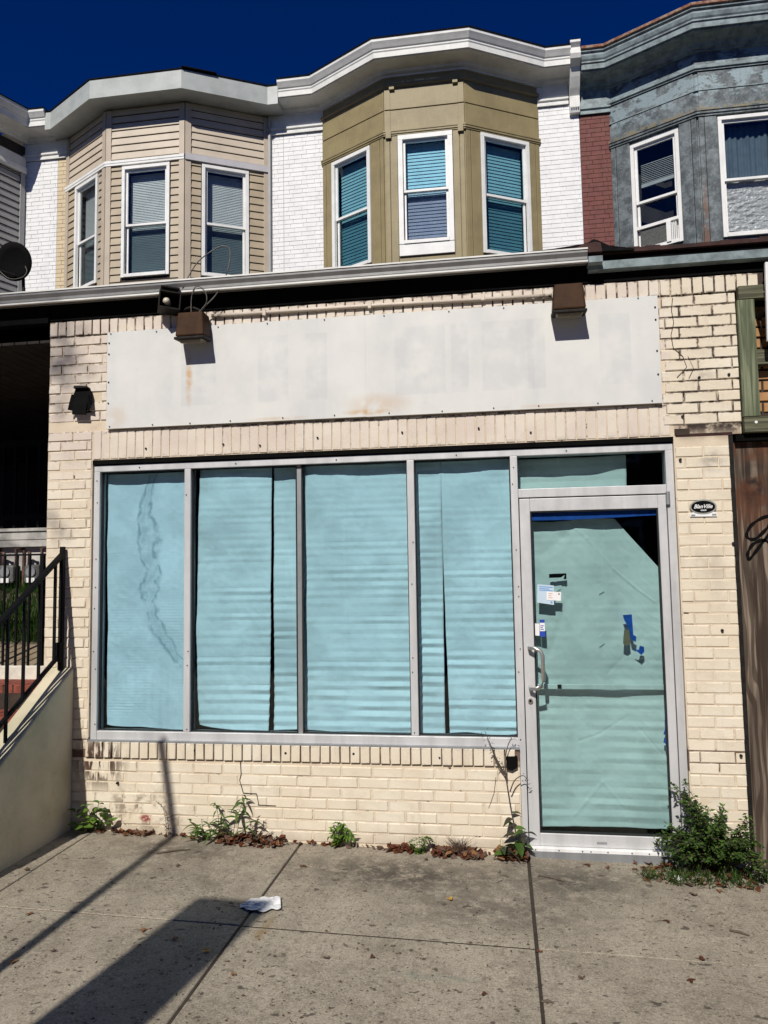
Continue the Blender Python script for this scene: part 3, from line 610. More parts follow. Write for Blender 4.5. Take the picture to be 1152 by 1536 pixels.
# ---------------------------------------------------------------- paper shades
def shade(label, xl, xr, zt, zb, y, amp0=.0016, amp1=.012, mat='paper', seed=1, nu=48, nv=320, curl=.012, period=(.046, .066), wr=.014, folds=()):
    rs = random.Random(seed); m = MB(); ph = rs.random()*3; vs = []; fs = []
    lo = min(zb(0), zb(.5), zb(1)); hi = max(zt(0), zt(1))
    ampn = [rs.uniform(.25, 1.4) for _ in range(200)]
    for j in range(nv+1):
        v = j/nv
        for i in range(nu+1):
            u = i/nu; a = xl(v); b = xr(v); x_ = a+(b-a)*u
            z_ = zt(u)+(zb(u)-zt(u))*v
            d = (hi-z_); t = min(1, max(0, d/(hi-lo)))
            pp = period[0]+(period[1]-period[0])*t
            w_ = d/(period[0]+(period[1]-period[0])*t*.5)+ph
            fr = w_ % 1.0; tri = abs(fr*2-1)*2-1
            am = (amp0+(amp1-amp0)*t**1.7)*ampn[int(w_) % 200]
            big = mnoise.noise(Vector((x_*2.6, z_*1.5, seed*3.1)))*wr*1.6 + mnoise.noise(Vector((x_*7+z_*3, z_*5, seed)))*wr*.5
            crump = abs(mnoise.noise(Vector((x_*17+z_*6, z_*11-x_*5, seed*2.3))))*.0055 + abs(mnoise.noise(Vector((x_*38, z_*27+x_*12, seed*4.1))))*.0022
            crease = crump*(.5+.9*abs(mnoise.noise(Vector((x_*2, z_*1.4, seed*9))))) + abs(mnoise.noise(Vector((x_*3-z_*2.2, z_*2+x_, seed*1.7))))*wr*.6
            edge = (abs(u-.5)*2)**4
            yy = y + am*tri*(.55+.75*mnoise.noise(Vector((x_*4, z_*9, seed+5)))+.2*math.sin(u*3+seed)) + big + crease - curl*t**4*(.4+.6*mnoise.noise(Vector((x_*9, seed, 0)))) - edge*curl*.3
            for (fx0, fz0, fx1, fz1, fh, fwid) in folds:
                e = Vector((fx1-fx0, fz1-fz0)); tt = max(0, min(1, ((x_-fx0)*e.x+(z_-fz0)*e.y)/e.length_squared)); dd = (Vector((x_, z_))-Vector((fx0, fz0))-e*tt).length
                yy += fh*max(0, 1-dd/fwid)
            vs.append((x_+mnoise.noise(Vector((z_*4, u*9, seed)))*.003, yy, z_))
    for j in range(nv):
        for i in range(nu):
            fs.append((j*(nu+1)+i, j*(nu+1)+i+1, (j+1)*(nu+1)+i+1, (j+1)*(nu+1)+i))
    m.add(vs, fs); o = m.obj('hanging_paper', M[mat], None, smooth=True)
    md = o.modifiers.new('thickness', 'SOLIDIFY'); md.thickness = .0008
    return tag(o, label, 'paper')
C = lambda k: (lambda t: k)
Lp = lambda a, b: (lambda t: a+(b-a)*t)
shade('crinkled blue-white paper with a wavy water stain filling the pane beside the stair', Lp(-2.885, -2.862), C(-2.255), lambda u: 2.468, lambda u: .700+.008*math.sin(u*5)+.02*(1-u)**8, .112, .0004, .0022, 'paper_stain', 3, period=(.02, .02), wr=.012, curl=.02)
shade('wide paper shade whose lower corner curls up, behind the second pane', lambda v: -2.186-.02*math.sin(v*3)+.05*max(0, v-.9)**.8, lambda v: -1.672-.026*v**2, C(2.472), lambda u: .699+.035*(1-u)**4, .100, .0012, .0085, 'paper', 5)
shade('narrow paper shade strip left of the slim dark mullion', lambda v: -1.663-.008*v, C(-1.41), C(2.472), lambda u: .698+.01*u, .125, .0012, .0105, 'paper', 8, nu=12)
shade('broad pleated paper shade between the slim mullion and the next thick one', lambda v: -1.436-.02*v**2, C(-.69), C(2.472), lambda u: .698+.03*max(0, .25-u), .108, .0013, .0125, 'paper', 11)
shade('narrow paper shade strip with a dark slit along one edge', C(-.70), lambda v: -.507-.012*v, C(2.472), C(.698), .118, .0018, .0105, 'paper', 13, nu=12)
shade('wide pleated paper shade beside the door, crumpled at its lower edge', lambda v: -.508+.028*max(0, v-.3), C(-.035), C(2.472), lambda u: .700+.006*math.sin(u*7), .104, .0013, .0120, 'paper', 17, wr=.013)
shade('short paper strip in the transom window above the door', C(-.02), Lp(.684, .678), C(2.472), C(2.255), .138, .0006, .003, 'paper', 19, nv=60, wr=.022)
shade('creased green-looking paper taped behind the door glass with a folded corner', C(.055), C(.862), lambda u: min(2.062-.008*math.sin(u*9), 2.06-(.055+.807*u-.60)*1.24), lambda u: .130+.008*u, .128, .0012, .0085, 'paper', 23, nu=90, wr=.014, period=(.05, .072),
      folds=((.30, 2.05, .42, 1.94, -.005, .012), (.42, 1.94, .58, 1.74, -.006, .011), (.58, 1.74, .70, 1.63, -.006, .012), (.70, 1.63, .82, 1.53, -.004, .010), (.13, 1.84, .27, 1.95, .006, .05), (.27, 1.95, .33, 2.03, .006, .04), (.33, .66, .45, .70, .004, .010), (.45, .70, .64, .82, .004, .009), (.70, .74, .83, .58, .004, .010), (.28, .20, .36, .29, -.004, .010), (.36, .29, .46, .41, -.004, .009), (.46, .41, .58, .27, -.004, .010), (.16, 1.2, .29, 1.55, .005, .03), (.52, 1.08, .76, 1.33, .004, .014), (.4, 1.5, .5, 1.2, .003, .02)))

# ---------------------------------------------------------------- tape and cards on the door glass
def flat(name, pts, y, mat, label=None, cat=None, parent=None, th=.0008, group=None):
    o = MB().prism(pts, 'y', y, y-th).obj(name, M[mat], parent)
    if label: tag(o, label, cat, group)
    return o
flat('tape_strip', [(.062, 2.112), (.845, 2.112), (.845, 2.074), (.6, 2.066), (.3, 2.058), (.062, 2.060)], .060, 'bluetape', 'long blue masking tape strip along the top of the door glass', 'tape', th=.001)
o = MB().prism([(.614, 1.452), (.668, 1.456), (.672, 1.33), (.69, 1.318), (.684, 1.285), (.66, 1.30), (.645, 1.375), (.622, 1.42)], 'y', .066, .058).obj('tape_scrap', M['bluetape']); tag(o, 'torn blue tape scrap with a curled paper tongue, on the door', 'tape')
MB().prism([(.618, 1.36), (.648, 1.36), (.652, 1.275), (.632, 1.262), (.608, 1.275)], 'y', .064, .056).obj('paper_tongue', M['sandy'], o)
flat('tape_scrap', [(.672, 1.243), (.70, 1.236), (.708, 1.262), (.732, 1.256), (.734, 1.226), (.715, 1.205)], .058, 'bluetape', 'small wedge of blue tape below the torn tape scrap', 'tape', th=.002)
flat('tape_scrap', [(.838, .86), (.846, .84), (.846, .75), (.832, .72), (.825, .725), (.837, .76)], .058, 'bluetape', 'narrow blue tape scrap at the hinge-side edge of the door glass', 'tape', th=.002)
flat('tape_scrap', [(.828, .700), (.846, .705), (.846, .64), (.838, .64), (.836, .665), (.828, .672)], .058, 'bluetape', 'lowest little blue tape scrap on the door glass', 'tape', th=.002)
o = flat('leaflet', [(.094, 1.652), (.196, 1.642), (.193, 1.520), (.088, 1.536)], .0415, 'cardblue', 'pale blue leaflet stuck to the door glass', 'leaflet')
for i in range(3): flat('print_line', [(.104, 1.640-.011*i), (.188-.02*(i % 2), 1.633-.011*i), (.188-.02*(i % 2), 1.627-.011*i), (.104, 1.634-.011*i)], .0405, 'inkmid', parent=o, th=.0003)
MB().disc((.178, 1.536), .007, .007, .0401, .0405, 14).obj('print_dot', M['inkmid'], o)
o = flat('business_card', [(.150, 1.606), (.240, 1.600), (.236, 1.545), (.147, 1.552)], .0395, 'cardwhite', 'white business card overlapping the leaflet on the door glass', 'card')
for i in range(3): flat('print_line', [(.160, 1.594-.013*i), (.185-.008*(i % 2), 1.592-.013*i), (.185-.008*(i % 2), 1.588-.013*i), (.160, 1.590-.013*i)], .0386, 'inkred', parent=o, th=.0003)
MB().disc((.226, 1.588), .006, .006, .0383, .0387, 12).obj('print_dot', M['inkgrey'], o)
flat('business_card', [(.066, 1.405), (.098, 1.402), (.096, 1.326), (.067, 1.330)], .0412, 'cardwhite', 'plain white card tucked against the door stile above the handle', 'card')
o = flat('business_card', [(.100, 1.428), (.131, 1.428), (.133, 1.318), (.098, 1.324)], .0400, 'inkblue', 'blue and white card beside the plain white one on the door', 'card')
flat('print_block', [(.1005, 1.408), (.1312, 1.408), (.132, 1.356), (.100, 1.356)], .0391, 'cardwhite', parent=o, th=.0003)
for i in range(3): flat('print_line', [(.104, 1.392-.011*i), (.125-.006*(i % 2), 1.392-.011*i), (.125-.006*(i % 2), 1.387-.011*i), (.104, 1.387-.011*i)], .0387, 'inkblue', parent=o, th=.0003)
o = flat('mail_slot', [(.170, 1.716), (.278, 1.718), (.278, 1.684), (.268, 1.678), (.255, 1.692), (.170, 1.690)], .070, 'ink', 'black torn slot in the paper above the leaflet', 'slot', th=.002)
flat('torn_edge', [(.240, 1.690), (.268, 1.708), (.262, 1.690), (.25, 1.684)], .067, 'cardwhite', parent=o, th=.001)
for i, (x, z) in enumerate(((.20, 1.66), (.47, 1.64), (.46, 1.32))):
    o = MB().bar((x, .05, z), (x+.032, .05, z+.022), .006, .0008).obj('tape_sliver', M['cardwhite'])
    tag(o, ['clear tape sliver above the business card', 'clear tape sliver in the middle of the upper door paper', 'clear tape sliver above the push bar, mid door'][i], 'tape')

# ---------------------------------------------------------------- oval sticker on the right pier
ST = thing('oval_sticker', 'black and silver oval sticker with script lettering on the brick pier', 'sticker', (1.105, -.012, 2.05))
sy = -.0150
flat('sticker_base', [(1.027, 2.074), (1.045, 2.082), (1.165, 2.082), (1.184, 2.074), (1.184, 2.052), (1.027, 2.054)], sy+.004, 'cardwhite', parent=ST)
MB().disc((1.105, 2.113), .079, .045, sy+.003, sy+.001, 40).obj('sticker_rim', M['stickergrey'], ST)
MB().disc((1.105, 2.113), .070, .037, sy+.001, sy-.0002, 40).obj('sticker_face', M['ink'], ST)
def text(s, x, z, size, y, mat, parent, shear=0, sx=1):
    cu = bpy.data.curves.new('lettering', 'FONT'); cu.body = s; cu.size = size; cu.shear = shear; cu.align_x = 'CENTER'; cu.extrude = .0004; cu.offset = .0006
    to = bpy.data.objects.new('lettering', cu); me = bpy.data.meshes.new_from_object(to); bpy.data.objects.remove(to)
    me.materials.clear(); me.materials.append(M[mat]); return link('lettering', me, parent, Matrix.Translation((x, y, z)) @ Matrix.Diagonal((sx, 1, 1, 1)) @ Matrix.Rotation(R(90), 4, 'X'))
text('BlanVille', 1.103, 2.104, .034, sy-.0008, 'cardwhite', ST, .35, .92)
text('COLOR', 1.106, 2.088, .010, sy-.0008, 'cardwhite', ST, 0)
flat('print_block', [(1.033, 2.067), (1.056, 2.067), (1.056, 2.057), (1.033, 2.057)], sy+.0028, 'inkgrey', parent=ST); flat('print_block', [(1.155, 2.068), (1.18, 2.068), (1.18, 2.058), (1.155, 2.058)], sy+.0028, 'inkgrey', parent=ST)

# ---------------------------------------------------------------- row houses behind
def face(P, Q):                        # local x along the face, -y outwards, z up
    P, Q = Vector((*P, 0)), Vector((*Q, 0)); e = (Q-P).normalized(); L = (Q-P).length
    return Matrix(((e.x, -e.y, 0, P.x), (e.y, e.x, 0, P.y), (0, 0, 1, 0), (0, 0, 0, 1))), L
def sweep(path, prof, closed_ends=True):     # profile (out, z) swept along a plan polyline with mitred corners
    m = MB(); P = [Vector(p) for p in path]; n = len(P); k = len(prof); vs = []
    for i in range(n):
        ns = []
        if i > 0: d = (P[i]-P[i-1]).normalized(); ns.append(Vector((d.y, -d.x)))
        if i < n-1: d = (P[i+1]-P[i]).normalized(); ns.append(Vector((d.y, -d.x)))
        b = sum(ns, Vector((0, 0))).normalized(); b = b/max(.3, b.dot(ns[0]))
        vs += [(P[i].x+b.x*o, P[i].y+b.y*o, z) for o, z in prof]
    fs = [(i*k+j, i*k+(j+1) % k, (i+1)*k+(j+1) % k, (i+1)*k+j) for i in range(n-1) for j in range(k)]
    fs += [tuple(range(k)), tuple(range((n-1)*k, n*k))]
    return m.add(vs, fs)
ZB = 3.9
def bay_wall(L, holes, z1, th=.07):
    m = MB()
    if not holes: return m.box(0, L, 0, th, ZB, z1)
    s0, s1, a, b = holes
    return m.box(0, s0, 0, th, ZB, z1).box(s1, L, 0, th, ZB, z1).box(s0, s1, 0, th, ZB, a).box(s0, s1, 0, th, b, z1)
def window(Mx, par, s0, s1, z0, z1, zm, gl, blind, slat=.032, proud=.03, gl_lo='glass_screen', cas=.045, low_only=None, upper_blind=True, depth=.05, zb_lo=None):
    W = MB()
    # casing round the opening, then jamb liner
    W.box(s0, s1, -proud, .02, z1-cas, z1).box(s0, s0+cas, -proud, .02, z0, z1-cas).box(s1-cas, s1, -proud, .02, z0, z1-cas).box(s0+cas, s1-cas, -proud-.01, .02, z0, z0+.05)
    win = W.obj('window', M['whitetrim'], par, Mx, bevel=.004)
    a, b = s0+cas, s1-cas; r = .036
    for (za, zb_, y) in ((zm-.02, z1-cas, .005), (z0+.05, zm+.018, .035)):
        m = MB(); m.box(a, b, y, y+.028, zb_-r, zb_).box(a, a+r, y, y+.028, za+r, zb_-r).box(b-r, b, y, y+.028, za+r, zb_-r).box(a, b, y, y+.028, za, za+r)
        m.obj('sash', M['whitetrim'], win, Mx, bevel=.003)
        MB().box(a+r-.002, b-r+.002, y+.012, y+.016, za+r-.002, zb_-r+.002).obj('pane', M[gl if y < .02 else gl_lo], win, Mx)
    if blind:
        m = MB(); z = (zb_lo or z0)+.06; yb = .035+.028+depth; top = z1-cas-.02; w_ = slat*(1.32 if slat > .04 else 1.18); tl = .17 if slat > .04 else .27
        while z < top:
            t = rnd(-.0015, .0015); vs = [(a+.02, yb-.004, z-w_/2), (b-.02, yb-.004, z-w_/2+t), (b-.02, yb+w_*tl, z+w_/2+t), (a+.02, yb+w_*tl, z+w_/2)]
            m.add(vs, [(0, 1, 2, 3)]); z += slat
        m.obj('blind', M[blind], win, Mx)
    # dark back of the room
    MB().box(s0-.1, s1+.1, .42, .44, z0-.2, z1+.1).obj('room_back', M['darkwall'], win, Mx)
    return win
def brick_panel(x0, x1, z0, z1, mb, mm, par, y=6.0, L=.205, H=.0686):
    MB().box(x0, x1, y+.0025, y+.06, z0, z1).obj('mortar_bed', M[mm], par)
    m = MB(); k = 0; z = z1
    while z-H > z0-.01:
        x = x0-L*(.5 if k % 2 else .15)-(k % 3)*.012
        while x < x1:
            a, b = max(x, x0), min(x+L, x1)
            if b-a > .02: d = rnd(0, .0025); m.box(a+.0035, b-.0035, y-.002-d, y+.03, z-H+.0035, z-.0035)
            x += L
        z -= H; k += 1
    return m.obj('brickwork', M[mb], par, kind='stuff')
def house(name, label, loc): return thing(name, label, 'house', loc, 'row houses behind the storefront')
def body(par, x0, x1): MB().box(x0, x1, 6.06, 13, .0, 9.12).obj('house_body', M['darkwall'], par)
def siding(par, Mx, s0, s1, z0, z1, mat, H=.116, name='siding_board'):
    z = z0
    while z < z1-.01:
        h = min(H, z1-z); L = s1-s0
        me = board(mat, h); link(name, me, par, Mx @ Matrix.Translation((s0, 0, z)) @ Matrix.Diagonal((L, 1, 1, 1))); z += H
_bc = {}
def board(mat, h):
    k = (mat, round(h, 3))
    if k not in _bc:
        y0 = -.004; pts = [(y0, h), (-.014, h-.012), (-.017, h*.52), (-.012, h*.48), (-.020, .012), (-.020, .004), (-.002, .004), (0.0, h)]
        pts = [(.0, h), (-.006, h), (-.019, .022), (-.019, .015), (.0, .015)]
        _bc[k] = MB().prism(pts, 'x', 0, 1).mesh('siding_board', M[mat])
    return _bc[k]

# --- beige sided house
BE = house('row_house', 'row house with beige vinyl sided bay and three white windows', (-5.21, 6, 0)); body(BE, -7.24, -3.29)
b0, b1, b2, b3 = (-6.91, 6), (-5.895, 5.4), (-4.635, 5.4), (-3.52, 6)
zt = 8.86
for P, Q, wn_ in ((b0, b1, (.30, .97, 6.20, 7.93, 7.00)), (b1, b2, (.265, 1.03, 6.20, 7.93, 7.02)), (b2, b3, (.245, .95, 6.19, 7.92, 7.02))):
    Mx, L = face(P, Q); s0, s1, z0, z1, zm = wn_
    bay_wall(L, (s0+.02, s1-.02, z0+.02, z1-.02), zt).obj('bay_wall', M['darkwall'], BE, Mx)
    siding(BE, Mx, .085, L-.085, 8.045, zt, 'beige_siding'); siding(BE, Mx, .085, s0-.012, 6.13, 7.95, 'tan_siding'); siding(BE, Mx, s1+.012, L-.085, 6.13, 7.95, 'tan_siding')
    MB().box(.0, L, -.012, .0, 6.02, 6.129).obj('skirt_board', M['beige_trim'], BE, Mx)
    window(Mx, BE, s0, s1, z0, z1, zm, 'glass_clear', 'blind', .026, proud=.035, cas=.05, depth=.06)
for P, Q in ((b0, b1), (b1, b2), (b2, b3)):
    Mx, L = face(P, Q)
    MB().box(0, .085, -.030, .0, 6.05, zt-.02).obj('corner_post', M['beige_trim'], BE, Mx, bevel=.003); MB().box(L-.085, L, -.030, .0, 6.05, zt-.02).obj('corner_post', M['beige_trim'], BE, Mx, bevel=.003)
pa = [(-6.93, 6.01), b0, b1, b2]; mb_ = [(0, 7.955), (.038, 7.955), (.038, 7.985), (.044, 7.992), (.044, 8.03), (0, 8.035)]
sweep([b0, b1, b2], mb_).obj('belt_trim', M['whitetrim'], BE); sweep([b2, b3], [(0, 7.945), (.05, 7.945), (.05, 8.04), (0, 8.045)]).obj('belt_trim', M['lilac_alu'], BE)
pa = [(-7.10, 6), b0, b1, b2, b3, (-3.27, 6)]
sweep(pa, [(-.02, 8.87), (.33, 8.845), (.35, 8.845), (.352, 9.13), (.30, 9.15), (-.02, 9.16)]).obj('boxed_fascia', M['white_alu'], BE)
sweep(pa, [(-.02, 9.151), (.30, 9.151), (.362, 9.132), (.366, 9.150), (.30, 9.18), (-.02, 9.2)]).obj('roof_edge', M['roofing'], BE)
Mx, L = face((-4.55, 5.06), (-3.9, 5.40)); MB().prism([(0, 9.152), (.03, 9.165), (.5, 9.160), (.5, 9.152)], 'y', -.055, .3).obj('roof_patch', M['roofing'], BE, Mx)
brick_panel(-7.08, -6.90, 5.5, 8.55, 'tan_brick', 'tan_mortar', BE); brick_panel(-3.53, -3.285, 5.5, 8.55, 'white_brick', 'white_mortar', BE)
def flat_frieze(par, x0, x1, mat):
    MB().box(x0, x1, 5.985, 6.06, 8.655, 8.90).obj('frieze', M[mat], par)
    sweep([(x0, 5.985), (x1, 5.985)], [(0, 8.55), (.022, 8.55), (.022, 8.585), (.012, 8.59), (.012, 8.615), (.035, 8.625), (.035, 8.654), (0, 8.654)]).obj('string_course', M[mat], par)
flat_frieze(BE, -7.09, -6.9, 'whitetrim_old'); flat_frieze(BE, -3.53, -3.285, 'whitetrim_old')
MB().box(-3.515, -3.475, 5.93, 6.0, 5.5, 8.84).obj('downspout', M['grey_trim'], BE, bevel=.006)

# --- olive painted house
OL = house('row_house', 'row house with olive painted wooden bay and white cornice', (-1.03, 6, 0)); body(OL, -3.285, 1.175)
o0, o1, o2, o3 = (-2.66, 6), (-1.61, 5.4), (-.46, 5.4), (.6, 6); zt = 8.92
for P, Q, wn_ in ((o0, o1, (.20, .95, 6.19, 7.95, 7.05)), (o1, o2, (.19, .97, 6.36, 7.97, 7.15)), (o2, o3, (.235, 1.03, 6.20, 7.97, 7.08))):
    Mx, L = face(P, Q); s0, s1, z0, z1, zm = wn_
    bay_wall(L, (s0+.02, s1-.02, z0+.02, z1-.02), zt).obj('bay_wall', M['olive'], OL, Mx)
    window(Mx, OL, s0, s1, z0, z1, zm, 'glass_blue' if P == o1 else 'glass_teal', 'blind', .05, gl_lo='glass_lilac' if P == o1 else 'glass_deepteal', proud=.035, cas=.055 if P != o1 else .07, depth=.05)
    if P == o1:
        MB().box(s0, s1, -.03, .0, 6.19, 6.355).obj('apron_panel', M['whitetrim'], OL, Mx, bevel=.004)
    for a, b in ((.012, .075), (.083, s0-.006), (s1+.006, L-.083), (L-.075, L-.012)):
        if b-a > .02: MB().box(a, b, -.020, .0, 6.0, 7.975).obj('pilaster_board', M['olive'], OL, Mx, bevel=.004)
    for za, zb_ in ((8.066, 8.362), (8.378, 8.692)):
        MB().box(.004, L-.004, -.014, .0, za, zb_).obj('frieze_panel', M['olive'], OL, Mx, bevel=.004)
        if P == o1:
            for q in (.004, L-.09): MB().box(q, q+.086, -.02, -.0141, za, zb_).obj('end_block', M['olive'], OL, Mx, bevel=.003)
bp_ = [o0, o1, o2, o3]
sweep(bp_, [(0, 7.978), (.03, 7.978), (.03, 7.995), (.042, 8.0), (.042, 8.02), (.05, 8.03), (.05, 8.05), (.03, 8.062), (0, 8.065)]).obj('lower_moulding', M['olive'], OL)
sweep(bp_, [(0, 8.694), (.028, 8.694), (.028, 8.708), (.045, 8.716), (.045, 8.742), (.03, 8.75), (.03, 8.765), (0, 8.77)]).obj('upper_moulding', M['olive'], OL)
for P, sg in ((o1, 1), (o2, -1)):
    Mx, L = face(o1, o2); s = .02 if sg > 0 else L-.10
    MB().box(s, s+.08, -.055, -.01, 7.93, 8.03).obj('corner_block', M['olive'], OL, Mx, bevel=.004); MB().box(s+.06*sg, s+.06*sg+.075, -.052, -.01, 8.66, 8.745).obj('corner_block', M['olive'], OL, Mx, bevel=.004)
cp_ = [(-3.27, 6), o0, o1, o2, o3, (1.06, 6)]
CORN = [(-.02, 8.86), (.03, 8.86), (.03, 8.885), (.075, 8.90), (.085, 8.925), (.10, 8.93), (.315, 8.945), (.315, 8.955), (.335, 8.955), (.335, 9.03), (.345, 9.045), (.345, 9.065), (.36, 9.08), (.385, 9.12), (.405, 9.15), (.405, 9.195), (.395, 9.20), (-.02, 9.215)]
sweep(cp_, CORN).obj('cornice', M['whitetrim_old'], OL)
sweep(cp_, [(-.02, 9.216), (.395, 9.201), (.415, 9.19), (.42, 9.205), (.39, 9.222), (-.02, 9.24)]).obj('roof_edge', M['roofing'], OL)
brick_panel(-3.283, -2.65, 5.5, 8.55, 'white_brick', 'white_mortar', OL); brick_panel(.59, 1.185, 5.5, 8.55, 'white_brick', 'white_mortar', OL)
flat_frieze(OL, -3.283, -2.65, 'whitetrim_old'); flat_frieze(OL, .59, 1.04, 'whitetrim_old')
# bracket between the two cornices
m = MB(); m.prism([(6.0, 8.38), (5.93, 8.38), (5.90, 8.46), (5.905, 8.62), (5.84, 8.70), (5.76, 8.82), (5.70, 8.93), (5.60, 8.99), (5.575, 9.05), (5.60, 9.09), (5.62, 9.16), (5.57, 9.21), (5.57, 9.245), (6.0, 9.25)], 'x', 1.05, 1.195)
br = m.obj('bracket', M['whitetrim_old'], OL, bevel=.004)
m = MB()
for x in (1.066, 1.097, 1.128, 1.159): m.box(x, x+.018, 5.885, 5.905, 8.44, 8.60)
m.obj('flutes', M['whitetrim_old'], br)
MB().box(1.04, 1.205, 5.60, 6.0, 9.251, 9.275).obj('cap', M['roofing'], br)

# --- weathered zinc house
ZI = house('row_house', 'row house with peeling blue-grey metal bay and rusty roof edge', (3.2, 6, 0)); body(ZI, 1.19, 5.3)
z0_, z1_, z2_, z3_ = (1.61, 6), (2.66, 5.4), (3.86, 5.4), (4.9, 6); zt = 8.80
for i, (P, Q, wn_) in enumerate(((z0_, z1_, (.29, .96, 6.15, 7.74, 6.88)), (z1_, z2_, (.25, 1.0, 6.10, 7.77, 6.90)), (z2_, z3_, (.25, .95, 6.15, 7.74, 6.88)))):
    Mx, L = face(P, Q); s0, s1, z0, z1, zm = wn_
    bay_wall(L, (s0+.02, s1-.02, z0+.02, z1-.02), zt).obj('bay_wall', M['zinc'], ZI, Mx)
    win = window(Mx, ZI, s0, s1, z0, z1, zm, 'glass_clear', None if i == 0 else ('blind_grey' if i == 2 else None), .03, proud=.03, cas=.05, gl_lo='glass_clear')
    for a, b in ((.01, .08), (.086, s0-.008), (s1+.008, L-.086), (L-.08, L-.01)):
        if b-a > .02: MB().box(a, b, -.024, .0, 6.0, 7.79).obj('pilaster_board', M['zinc'], ZI, Mx, bevel=.006)
    for za, zb_ in ((7.905, 8.17), (8.185, 8.44)):
        MB().box(.03, L-.03, -.012, .0, za, zb_).obj('frieze_panel', M['zinc'], ZI, Mx, bevel=.004)
    if i == 0:
        m = MB(); z = 7.20
        while z < 7.46: m.add([(s0+.1, .10, z-.008), (s1-.1, .10, z-.008), (s1-.1, .118, z+.010), (s0+.1, .118, z+.010)], [(0, 1, 2, 3)]); z += .026
        m.box(s0+.1, s1-.1, .095, .12, 7.13, 7.18).obj('raised_blind', M['blind_grey'], win, Mx)
        MB().box(s0+.09, s1-.21, -.004, .012, 6.2, 6.47).obj('filler_panel', M['acgrey'], win, Mx)
        m = MB(); m.box(s0+.05, s1-.05, -.03, .03, 6.475, 6.52).box(s1-.21, s1-.15, -.055, .02, 6.18, 6.474).obj('window_fan_frame', M['whitetrim'], win, Mx, bevel=.004)
        m = MB()
        for q in range(3): m.box(s1-.142+q*.024, s1-.13+q*.024, -.03, .02, 6.2, 6.45)
        m.obj('fan_louvre', M['whitetrim'], win, Mx)
    if i == 1:
        m = MB(); vs = []; fs = []; nu, nv = 40, 44; a, b = s0+.09, s1-.09; za, zb_ = z0+.09, zm
        for j in range(nv+1):
            for k in range(nu+1):
                u, v = k/nu, j/nv; x_ = a+(b-a)*u; zz = za+(zb_-za)*v
                vs.append((x_, .09+mnoise.noise(Vector((x_*10, zz*24, 3)))*.016+mnoise.noise(Vector((x_*30, zz*55, 1)))*.008, zz))
        fs = [(j*(nu+1)+k, j*(nu+1)+k+1, (j+1)*(nu+1)+k+1, (j+1)*(nu+1)+k) for j in range(nv) for k in range(nu)]
        m.add(vs, fs).obj('plastic_film', M['film'], win, Mx)
        m = MB(); n = 40
        vs = [(s0+.06+(s1-s0-.12)*i/n, .16+.012*math.sin(i*1.3)+.008*math.sin(i*.47), z_) for z_ in (zm, z1-.06) for i in range(n+1)]
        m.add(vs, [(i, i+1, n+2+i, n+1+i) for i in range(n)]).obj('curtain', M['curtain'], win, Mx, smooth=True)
bp_ = [z0_, z1_, z2_, z3_]
sweep(bp_, [(0, 7.80), (.035, 7.80), (.035, 7.825), (.05, 7.83), (.05, 7.855), (.062, 7.865), (.062, 7.89), (.03, 7.90), (0, 7.903)]).obj('lower_moulding', M['zinc'], ZI)
sweep(bp_, [(0, 8.170), (.022, 8.171), (.022, 8.184), (0, 8.185)]).obj('bead', M['blue_grey'], ZI)
sweep(bp_, [(0, 8.445), (.03, 8.445), (.03, 8.462), (.05, 8.47), (.05, 8.50), (.032, 8.508), (.032, 8.525), (0, 8.53)]).obj('upper_moulding', M['blue_grey'], ZI)
cp_ = [(1.205, 6), z0_, z1_, z2_, z3_, (5.3, 6)]
sweep(cp_, [(-.02, 8.72), (.03, 8.72), (.03, 8.745), (.06, 8.75), (.08, 8.79), (.10, 8.81), (.28, 8.84), (.28, 8.86), (.31, 8.86), (.312, 8.93), (.33, 8.945), (.33, 8.965), (.345, 8.985), (.36, 9.03), (.36, 9.06), (.385, 9.075), (.39, 9.11), (-.02, 9.13)]).obj('cornice', M['blue_grey'], ZI)
sweep(cp_, [(-.02, 9.131), (.385, 9.112), (.40, 9.10), (.412, 9.112), (.412, 9.148), (.38, 9.165), (-.02, 9.18)]).obj('roof_edge', M['rust'], ZI)
brick_panel(1.187, 1.63, 5.5, 8.36, 'maroon_brick', 'maroon_mortar', ZI)
MB().box(1.20, 1.63, 5.985, 6.06, 8.46, 8.74).obj('frieze', M['blue_grey'], ZI); sweep([(1.20, 5.985), (1.63, 5.985)], [(0, 8.36), (.022, 8.36), (.022, 8.39), (.012, 8.395), (.012, 8.425), (.035, 8.435), (.035, 8.459), (0, 8.459)]).obj('string_course', M['blue_grey'], ZI)

# --- grey sided house at the row's left end
GR = house('row_house', 'row house with grey vinyl sided bay behind the satellite dish', (-9.2, 6, 0)); body(GR, -11.4, -7.25)
g1_, g2_, g3_ = (-9.8, 5.4), (-8.55, 5.4), (-7.66, 5.98)
g1_, g2_ = (-9.3, 5.33), (-7.92, 5.33)
for P, Q in ((g1_, g2_), (g2_, g3_)):
    Mx, L = face(P, Q); bay_wall(L, None, 8.8).obj('bay_wall', M['darkwall'], GR, Mx)
    siding(GR, Mx, .0 if P == g1_ else .085, L-.085, 5.6, 8.30, 'grey_siding')
    for a in ((L-.085,) if P == g1_ else (0, L-.085)): MB().box(a, a+.085, -.03, 0, 5.5, 8.32).obj('corner_post', M['grey_trim'], GR, Mx, bevel=.003)
sweep([g1_, g2_, g3_], [(0, 8.325), (.05, 8.325), (.06, 8.36), (.06, 8.42), (.03, 8.44), (.03, 8.60), (0, 8.61)]).obj('frieze', M['whitetrim_old'], GR)
cp_ = [(-9.3, 5.33), (-7.92, 5.33), (-7.66, 6), (-7.10, 6)]
